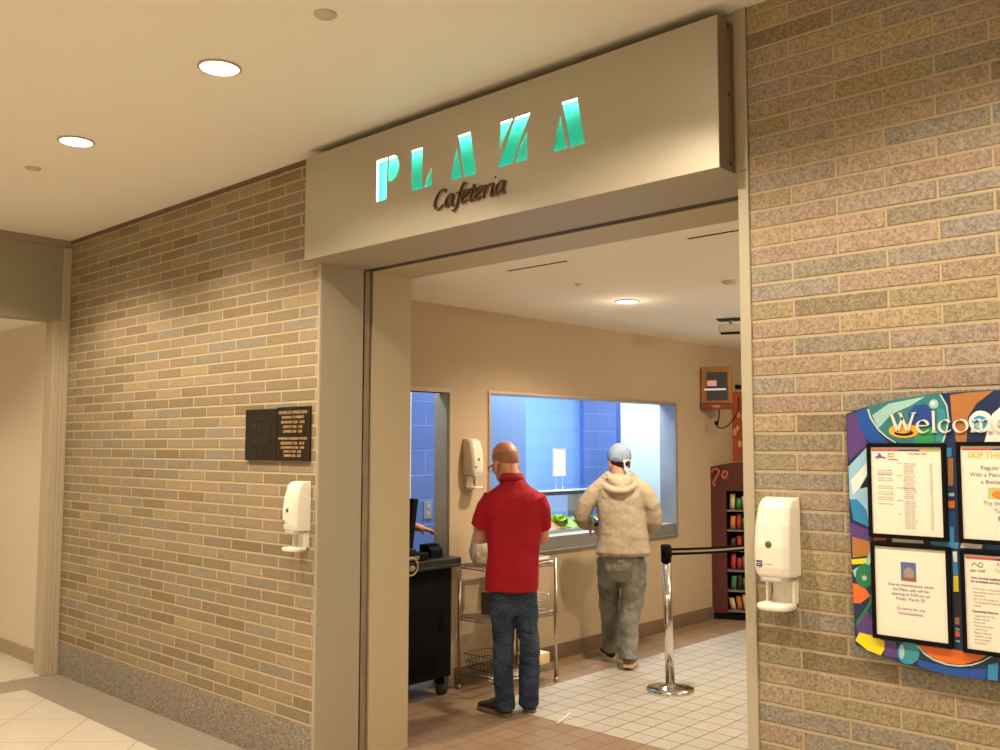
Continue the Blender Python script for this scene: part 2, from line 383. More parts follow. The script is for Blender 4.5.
# kitchen behind
m = MB().box(-5.75, -5.65, YI, 6.44, 0, ZI); struct('wall_kitchen_partition', m, [bluepaint, block])
o = bpy.data.objects['wall_kitchen_partition']; o.data.materials.clear(); o.data.materials.append(bluepaint)
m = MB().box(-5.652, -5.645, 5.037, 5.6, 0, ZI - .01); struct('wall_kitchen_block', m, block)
m = MB().box(-5.652, -5.64, 4.72, 5.035, 0, ZI - .01); struct('wall_kitchen_panel', m, white_kitchen)
m = MB().box(-6.62, -6.5, 6.2, 8.4, 0, ZI); struct('wall_kitchen_back', m, litblock)
m = MB().box(-6.62, -6.44, 8.32, 8.93, 0, ZI); struct('wall_kitchen_pillar', m, block)  # deeper blue holds the shade on this stretch in its colour
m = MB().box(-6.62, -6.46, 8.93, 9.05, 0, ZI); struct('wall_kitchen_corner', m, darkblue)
m = MB().box(-6.62, -6.5, 9.05, 11.0, 0, ZI); struct('wall_kitchen_white', m, white_kitchen)
m = MB().box(-6.62, XS - T, 10.6, 10.7, 0, ZI).box(-6.62, -5.75, 6.2, 6.3, 0, ZI); struct('wall_kitchen_end', m, white_kitchen)
m = MB().box(-6.62, XS - T, YI - .1, YI, 0, ZI); struct('wall_kitchen_near', m, white_kitchen)
m = MB().box(-6.7, XS - .0, YI - .1, 10.7, ZI, ZI + .1); struct('ceiling_kitchen', m, kitchen_ceil)
# end of the corridor: header, jamb and the passage beyond
m = MB().box(XE - .14, XE, -2.6, 2.92, 2.617, ZC); struct('wall_end_header', m, drab_paint)
m = MB().box(XE - .0, XE + .012, -2.6, D, ZC - .055, ZC); struct('trim_10', m, mat('end_crown_paint', (.33, .28, .2), .7), bevel=.003)
m = MB().box(XE - .14, XE + .006, 2.85, 2.905, 0, 2.62).box(XE - .14, XE + .014, 2.905, 2.93, 0, ZC - .06).box(XE - .14, XE + .022, 2.93, D - .001, 0, ZC - .06); struct('door_3_frame', m, mat('end_jamb_paint', (.50, .43, .32), .5), bevel=.004)
m = MB().box(-9.6, XE - .14, D, D + .1, 0, 2.7); struct('wall_passage', m, cream_paint)
m = MB().box(-9.6, XE - .14, D - .012, D, 0, .11); struct('baseboard_passage', m, mat('tan_base', (.42, .34, .24), .6))
m = MB().box(-9.6, XE - .14, -2.6, D, 2.66, 2.76); struct('ceiling_passage', m, ceil_paint)
m = MB().box(-9.6, -9.5, -2.6, D, 0, 2.7); struct('wall_passage_end', m, cream_paint)
m = MB().box(XE - .1, 3.2, -2.7, -2.6, 0, ZC); struct('wall_behind', m, cream_paint)
m = MB().box(3.2, 3.3, -2.7, D, 0, ZC); struct('wall_corridor_end', m, cream_paint)
m = MB().box(-9.6, XE - .14, -2.7, -2.6, 0, 2.7); struct('wall_passage_side', m, cream_paint)

# ------------------------------------------------------------------ lights
def spot(name, loc, power, col, size, blend, rad, parent=None, cat=None):
    l = bpy.data.lights.new(name, 'SPOT'); l.energy = power; l.color = col; l.spot_size = R(size); l.spot_blend = blend; l.shadow_soft_size = rad
    o = bpy.data.objects.new(name, l); C.objects.link(o); o.location = loc; o.parent = parent
    return o
def downlight(x, y, z, r, label, power, col, size, group, blend=.5, trim=None, ceil_fill=0):
    t = thing('ceiling_downlight', label, 'ceiling light', (x, y, z), group=group)
    MB().lathe((0, 0, 0), [(r * 1.14, -.001), (r * 1.14, -.006), (r * 1.02, -.009), (r * .99, -.004), (r * .99, -.001)], 40).build('trim_ring', trim or casing_paint, t)
    MB().lathe((0, 0, 0), [(r * .99, -.001), (r * .99, -.004), (r * .6, -.005), (.001, -.0055)], 40).build('lens', lamp_glow, t)
    spot('lamp', (0, 0, -.03), power, col, size, blend, r * .55, t)
    if ceil_fill:  # added point light under the fixture, brightens the ceiling around it
        l = bpy.data.lights.new('ceiling_fill', 'POINT'); l.energy = ceil_fill; l.color = col; l.shadow_soft_size = .04
        o = bpy.data.objects.new('ceiling_fill', l); C.objects.link(o); o.parent = t; o.location = (0, 0, -.16)
    return t
WARM = (1, .82, .60)
ringm = mat('ring_paint', (.55, .45, .33), .5)
for i, (x, lb) in enumerate([(-3.412, 'larger round recessed downlight, nearest the cafeteria sign'), (-4.80, 'round recessed downlight, second from the sign, above the left brick wall'),
                    (-6.185, 'round recessed downlight cut by the left edge of the picture'), (-2.02, 'recessed downlight outside the picture above the sign'),
                    (-.63, 'recessed downlight outside the picture above the welcome board'), (.76, 'recessed downlight outside the picture past the welcome board')]):
    downlight(x, 1.972, ZC, .078, lb, PW_COR * 1.12, WARM, 138, 'round downlights of the corridor ceiling', trim=ringm)
for y in (-.4,):
    for x in (-5.5, -2.7, .3):
        downlight(x, y, ZC, .078, 'recessed downlight of the row behind the camera', PW_COR * .9, WARM, 140, 'rear row of corridor downlights', trim=ringm)
downlight(-8.4, 1.2, 2.66, .078, 'recessed downlight in the passage at the far left', PW_COR * .55, WARM, 150, 'passage downlights', trim=ringm)
downlight(-3.752, 5.344, ZI, .075, 'round recessed downlight in the cafeteria ceiling, seen through the entrance', PW_CAF * 1.6, WARM, 150, 'round downlights of the cafeteria ceiling', 1., trim=ringm, ceil_fill=1.5)
for x, y in ((-2.0, 6.0), (-3.0, 7.6), (-1.2, 7.6), (-.4, 5.34)):  # added downlights kept out of view to brighten the cafeteria
    downlight(x, y, ZI, .075, 'added cafeteria downlight, unseen behind the right brick wall', PW_CAF * .35, WARM, 150, 'added unseen cafeteria downlights', .6, trim=ringm, ceil_fill=26)
for y, k in ((4.5, .2), (7.35, .75), (9.7, .7)):
    t = thing('kitchen_ceiling_light', 'cool white strip light on the kitchen ceiling', 'ceiling light', (-5.5 if 6 < y < 8 else -5.75 if y > 6 else -5.3, y, ZI), group='cool white kitchen lights')
    MB().box(-.16, .16, -.6 if y > 6 else -.3, .6 if y > 6 else .3, -.05, 0).build('housing', white_plastic, t)
    MB().box(-.14, .14, -.58 if y > 6 else -.28, .58 if y > 6 else .28, -.058, -.051).build('diffuser', kitchen_glow, t)
    l = bpy.data.lights.new('tube', 'AREA'); l.shape = 'RECTANGLE'; l.size = .26; l.size_y = 1.1 if y > 6 else .5; l.energy = PW_KIT * k; l.color = (.80, .91, 1)
    o = bpy.data.objects.new('tube', l); C.objects.link(o); o.parent = t; o.location = (0, 0, -.065)

t = thing('salad_bar_fill', 'added unseen fill light over the salad bar behind the serving window', 'ceiling light', (-5.14, 6.4, ZI), group='cool white kitchen lights')  # added strip light, brightens the card and food on the salad bar
MB().box(-.10, .10, -.9, .9, -.04, 0).build('housing', white_plastic, t)
MB().box(-.085, .085, -.88, .88, -.047, -.041).build('diffuser', kitchen_glow, t)
l = bpy.data.lights.new('tube', 'AREA'); l.shape = 'RECTANGLE'; l.size = .16; l.size_y = 1.7; l.energy = PW_KIT * .6; l.color = (.80, .91, 1)
o = bpy.data.objects.new('tube', l); C.objects.link(o); o.parent = t; o.location = (0, 0, -.055)
# ------------------------------------------------------------------ PLAZA Cafeteria sign
Y0 = 2.855
sx0, sx1, sz0, sz1 = -4.045, -1.612, 2.648, 3.194
PL = [[(-3.469, 3.060), (-3.387, 3.060), (-3.387, 2.855), (-3.469, 2.855)],
      [(-3.379, 3.060), (-3.345, 3.060), (-3.318, 3.048), (-3.302, 3.022), (-3.299, 2.998), (-3.304, 2.970), (-3.320, 2.948), (-3.345, 2.937), (-3.379, 2.937)],
      [(-3.214, 3.055), (-3.138, 3.055), (-3.138, 2.861), (-3.214, 2.861)],
      [(-3.132, 2.861), (-3.074, 2.951), (-3.074, 2.861)],
      [(-2.913, 3.007), (-2.879, 2.861), (-2.953, 2.861)],
      [(-2.907, 3.056), (-2.829, 3.056), (-2.790, 2.860), (-2.866, 2.860)],
      [(-2.650, 3.056), (-2.578, 3.056), (-2.650, 2.935)],
      [(-2.566, 3.056), (-2.480, 3.056), (-2.582, 2.860), (-2.668, 2.860)],
      [(-2.497, 2.995), (-2.497, 2.860), (-2.573, 2.860)],
      [(-2.322, 3.010), (-2.288, 2.862), (-2.363, 2.862)],
      [(-2.315, 3.057), (-2.236, 3.057), (-2.197, 2.861), (-2.273, 2.861)]]
sign = thing('cafeteria_sign', 'long brushed metal sign with glowing green PLAZA letters and bronze Cafeteria script', 'sign', (0, 0, 0))
cu = bpy.data.curves.new('sign_face', 'CURVE'); cu.dimensions = '2D'; cu.fill_mode = 'BOTH'; cu.extrude = .003
for poly in [[(sx0, sz0), (sx1, sz0), (sx1, sz1), (sx0, sz1)]] + PL:
    sp_ = cu.splines.new('POLY'); sp_.points.add(len(poly) - 1); sp_.use_cyclic_u = True
    for p_, q_ in zip(sp_.points, poly): p_.co = (q_[0], q_[1], 0, 1)
tmp = bpy.data.objects.new('tmp', cu); C.objects.link(tmp); bpy.context.view_layer.update()
me = bpy.data.meshes.new_from_object(tmp.evaluated_get(bpy.context.evaluated_depsgraph_get()))
bpy.data.objects.remove(tmp); me.name = 'face_panel'; me.materials.clear(); me.materials.append(sign_metal)
me.transform(Matrix.Translation((0, Y0 + .003, 0)) @ Matrix.Rotation(pi / 2, 4, 'X'))
fo = bpy.data.objects.new('face_panel', me); C.objects.link(fo); fo.parent = sign
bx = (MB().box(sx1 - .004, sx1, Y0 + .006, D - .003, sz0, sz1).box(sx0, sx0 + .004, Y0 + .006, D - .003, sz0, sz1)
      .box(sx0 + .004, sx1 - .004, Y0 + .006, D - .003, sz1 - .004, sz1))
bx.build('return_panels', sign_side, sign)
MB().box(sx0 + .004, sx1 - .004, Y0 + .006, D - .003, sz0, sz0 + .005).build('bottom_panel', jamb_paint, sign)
teal = mat('sea_green_acrylic', (.04, .80, .56), .5)
MB().box(sx0 + .01, sx1 - .01, 2.927, 2.932, sz0 + .01, sz1 - .01).build('backing_panel', teal, sign)
neon = mat('neon_white', (1, 1, 1), .5, emit=(.82, 1, .96), estr=PW_NEON)
MB().tube([(-3.518, 2.899, 2.852), (-3.518, 2.899, 3.06), (-3.50, 2.899, 3.078), (-2.22, 2.899, 3.078)], .011, n=10).tube([(-3.44, 2.905, 2.838), (-2.15, 2.905, 2.838)], .007, n=8).build('light_tube', neon, sign)  # lower tube is added out of sight to brighten the letter bottoms
for i in range(3):
    MB().cyl((sx1, 2.93, sz0 + .03 + .25 * i), (sx1 + .003, 2.93, sz0 + .03 + .25 * i), .008).build('screw', bronze, sign)
GL = {'C': (1.05, [[(.92, 1.28), (.8, 1.5), (.45, 1.42), (.16, 1.0), (.08, .45), (.26, .08), (.58, .02), (.95, .3)]]),
      'a': (.9, [[(.66, .88), (.38, .98), (.1, .62), (.07, .18), (.24, .02), (.5, .36), (.7, .96)], [(.7, .96), (.6, .22), (.68, .04), (.86, .14)]]),
      'f': (.52, [[(.78, 1.5), (.6, 1.6), (.42, 1.25), (.3, .5), (.18, -.2), (.02, -.42), (-.14, -.36)], [(.06, .92), (.62, .95)]]),
      'e': (.68, [[(.12, .48), (.45, .58), (.58, .82), (.4, .99), (.14, .68), (.08, .25), (.25, .01), (.6, .22)]]),
      't': (.52, [[(.34, 1.3), (.2, .5), (.17, .12), (.3, .0), (.5, .14)], [(.02, .93), (.52, .96)]]),
      'r': (.62, [[(.06, .86), (.2, .96), (.14, .4), (.1, .0)], [(.14, .5), (.36, .88), (.6, .94), (.62, .84)]]),
      'i': (.42, [[(.04, .86), (.18, .95), (.12, .2), (.2, .01), (.38, .14)], [(.24, 1.36), (.28, 1.44)]])}
lt = MB(); cx = 0
for ch in 'Cafeteria':
    adv, st = GL[ch]
    nib_strokes(lt, st, (lambda X: (lambda u, v: (-3.058 + .0705 * (X + u) + .012 * v, 2.742 + .056 * v)))(cx), (.0034, .0024), (Y0 - .012, Y0 - .002)); cx += adv
lt.build('script_lettering', bronze, sign)

# ------------------------------------------------------------------ small ceiling fittings
for x, y, lb in ((-2.70, 1.977, 'small round white sprinkler cover plate near the top edge of the picture'), (-5.454, 2.007, 'small round sprinkler cover plate further left beside the far downlight')):
    t = thing('sprinkler_cover', lb, 'sprinkler', (x, y, ZC), group='sprinkler covers on the corridor ceiling')
    MB().lathe((0, 0, 0), [(.042, 0), (.042, -.004), (.036, -.009), (.001, -.011)], 28).build('cover_plate', mat('plate_beige', (.62, .54, .42), .5), t)
t = thing('smoke_detector', 'small round smoke detector on the cafeteria ceiling near the entrance frame', 'detector', (-2.83, 5.115, ZI))
MB().lathe((0, 0, 0), [(.05, 0), (.05, -.008), (.040, -.017), (.001, -.019)], 24).build('housing', mat('plate_beige', (.62, .54, .42)), t)
t = tag(MB().lathe((-3.58, 4.573, ZI), [(.024, 0), (.022, -.004), (.006, -.006), (.006, -.012), (.010, -.014), (.001, -.016)], 16).build('ceiling_sprinkler', mat('plate_beige', (.6, .5, .4))), 'tiny sprinkler head on the cafeteria ceiling between the two slot vents', 'sprinkler')
for x0, x1, y, lb in ((-3.60, -3.17, 3.945, 'long thin black slot vent at the left of the cafeteria ceiling'), (-2.39, -1.9, 3.915, 'long thin black slot vent at the right, beside the entrance frame')):
    t = thing('slot_vent', lb, 'air vent', ((x0 + x1) / 2, y, ZI), group='slot vents of the cafeteria ceiling')
    w = (x1 - x0) / 2
    MB().box(-w, w, -.014, .014, -.003, 0).build('slot', blackm, t)
    MB().box(-w - .01, w + .01, -.022, -.014, -.004, 0).box(-w - .01, w + .01, .014, .022, -.004, 0).build('flange', caf_ceil_paint, t)
t = thing('ceiling_projector', 'small boxy pale device hung under the cafeteria ceiling beside the entrance frame', 'device', (-3.68, 6.66, ZI), R(20)); t.scale = (.72, .72, .8)
MB().box(-.14, .14, -.10, .10, -.012, 0).build('ceiling_plate', dark_gap, t)
MB().cyl((0, 0, -.012), (0, 0, -.06), .02).build('stem', casing_paint, t)
MB().box(-.12, .12, -.09, .09, -.14, -.06).build('housing', mat('plate_beige', (.62, .54, .42)), t, bevel=.01)
MB().box(-.10, .10, -.10, -.02, -.156, -.141).build('lens_bar', black, t)

# ------------------------------------------------------------------ plaques
def plaque(name, label, x0, x1, z0, z1, lines, m_txt):
    t = thing(name, label, 'plaque', ((x0 + x1) / 2, D, (z0 + z1) / 2), group='black plaques on the left brick wall')
    w, h = (x1 - x0) / 2, (z1 - z0) / 2
    MB().box(-w, w, -.014, .001, -h, h).build('plate', mat('plaque_black', (.012, .010, .009), .35), t, bevel=.002)
    MB().box(-w, w, -.016, -.0145, -h, -h + .004).box(-w, w, -.016, -.0145, h - .004, h).box(-w, -w + .004, -.016, -.0145, -h + .004, h - .004).box(w - .004, w, -.016, -.0145, -h + .004, h - .004).build('rim', mat('rim_bronze', (.12, .07, .03), .4, metal=.6), t)
    for s, z, sz in lines:
        text_mesh('lettering', s, sz, m_txt, t, (0, -.0165, z), (pi / 2, 0, 0), 'CENTER', .0008, bold=.0003)
    return t
brass = mat('engraved_brass', (.62, .42, .22), .5, metal=.3)
plaque('cafe_plaque', 'left black plaque faintly lettered Plaza Cafe on the brick wall', -4.720, -4.420, 1.598, 1.886,
       [('THE CAMPUS', .085, .016), ('PLAZA', .02, .06), ('CAFE', -.045, .06), ('*', -.12, .05)], mat('faint_lettering', (.05, .036, .026), .5))
plaque('hours_plaque', 'right black plaque listing hours of operation in brass letters', -4.408, -4.108, 1.598, 1.892,
       [('HOURS OF OPERATION', .108, .0245), ('MONDAY TO FRIDAY', .083, .021), ('BREAKFAST 6:30 - 10:30', .057, .021), ('LUNCH 11:00 - 2:30', .032, .021), ('DINNER 4:30 - 7:30', .007, .021),
        ('WEEKEND & HOLIDAY HOURS', -.031, .019), ('BREAKFAST 7:30 - 10:30', -.057, .021), ('CONTINENTAL 9:00 - 10:00', -.079, .018), ('LUNCH 11:30 - 2:00', -.101, .019), ('DINNER 4:30 - 6:30', -.123, .019)], brass)

# ------------------------------------------------------------------ hand sanitiser dispensers
def dispenser(label, loc, rz, dim=False, blank=False):
    """local frame: wall plane y=0, front towards -y, z=0 at the top"""
    t = thing('sanitizer_dispenser', label, 'dispenser', loc, rz, 'hand sanitizer dispensers')
    wp = white_plastic if not dim else mat('cream_plastic', (.70, .64, .52), .4)
    w = .062
    def ring(z, wt, d, ch=.018):
        return [Vector(p) for p in ((-w, 0, z), (-wt, -d + ch, z), (-wt + ch, -d, z), (wt - ch, -d, z), (wt, -d + ch, z), (w, 0, z))]
    rg = [ring(-.0, .044, .045), ring(-.006, .052, .066), ring(-.03, .057, .082), ring(-.09, .061, .098), ring(-.16, .062, .106), ring(-.225, .061, .104), ring(-.252, .058, .098), ring(-.258, .052, .09)]
    MB().rings([r[::-1] for r in rg[::-1]], smooth=False).build('housing', wp, t, bevel=.006)
    MB().lathe((0, 0, 0), [(.012, 0), (.011, .003), (.0095, .0045), (.001, .0045)], 24).build('sensor_window', mat('grey_olive', (.14, .12, .09), .3), t)
    e = bpy.data.objects['sensor_window' if 'sensor_window' in bpy.data.objects else 'sensor_window']
    return t, wp
def disp(label, loc, rz, dim=False, logo=True):
    t, wp = dispenser(label, loc, rz, dim)
    e = [c for c in t.children if c.name.startswith('sensor_window')][0]
    e.location = (-.002, -.1035, -.150); e.rotation_euler = (pi / 2, 0, 0)
    if logo:
        MB().box(-.045, -.025, -.1062, -.1045, -.222, -.203).build('blue_label', mat('label_navy', (.03, .04, .22), .4), t)
        MB().box(-.044, -.026, -.1066, -.1063, -.2115, -.2095).box(-.040, -.030, -.1066, -.1063, -.217, -.2155).build('label_stripe', paper, t)
        text_mesh('lettering', 'Purely Clean', .0058, lightink, t, (-.020, -.1058, -.2135), (pi / 2, 0, 0), extrude=.0003)
    else:
        MB().box(-.036, -.020, -.1062, -.1045, -.212, -.196).build('indicator', mat('grey_olive', (.14, .12, .09)), t)
    # translucent skirt under the housing, then the back plate and drip tray
    MB().rings([[Vector((x, y, z)) for x, y in ((-.05, -.012), (-.05, -.075), (-.032, -.096), (.032, -.096), (.05, -.075), (.05, -.012))][::-1] for z in (-.272, -.256)]).build('nozzle_skirt', grey_clear, t, bevel=.004)
    MB().rings([[Vector((x, y, -.26 - .086 * k)) for x, y in ((-.048 + .01 * sin(k * 3), 0), (-.046 + .01 * sin(k * 3), -.012), (.046 - .01 * sin(k * 3), -.012), (.048 - .01 * sin(k * 3), 0))][::-1] for k in (1, .75, .5, .25, 0)]).box(-.05, -.043, -.035, 0, -.345, -.26).box(.043, .05, -.035, 0, -.345, -.26).build('back_plate', wp, t, bevel=.002)
    rg = []
    for z, g in ((-.362, .94), (-.356, 1.), (-.346, 1.), (-.343, .95)):
        rg.append([Vector((.056 * g * (cos(a) * (abs(cos(a)) ** -.4 if abs(cos(a)) > .01 else 1)), -.058 + .056 * g * (sin(a) * (abs(sin(a)) ** -.4 if abs(sin(a)) > .01 else 1)), z)) for a in [2 * pi * i / 32 for i in range(32)]])
    MB().rings(rg).build('drip_tray', wp, t)
    return t
disp('white hand sanitizer dispenser with blue label on the right brick wall beside the entrance', (-1.457, D, 1.512), 0)
disp('white hand sanitizer dispenser below the black plaques on the left brick wall', (-4.162, D, 1.495), 0)
disp('cream sanitizer dispenser on the tan wall left of the serving window', (XS, 4.862, 1.735), R(90), dim=True, logo=False)

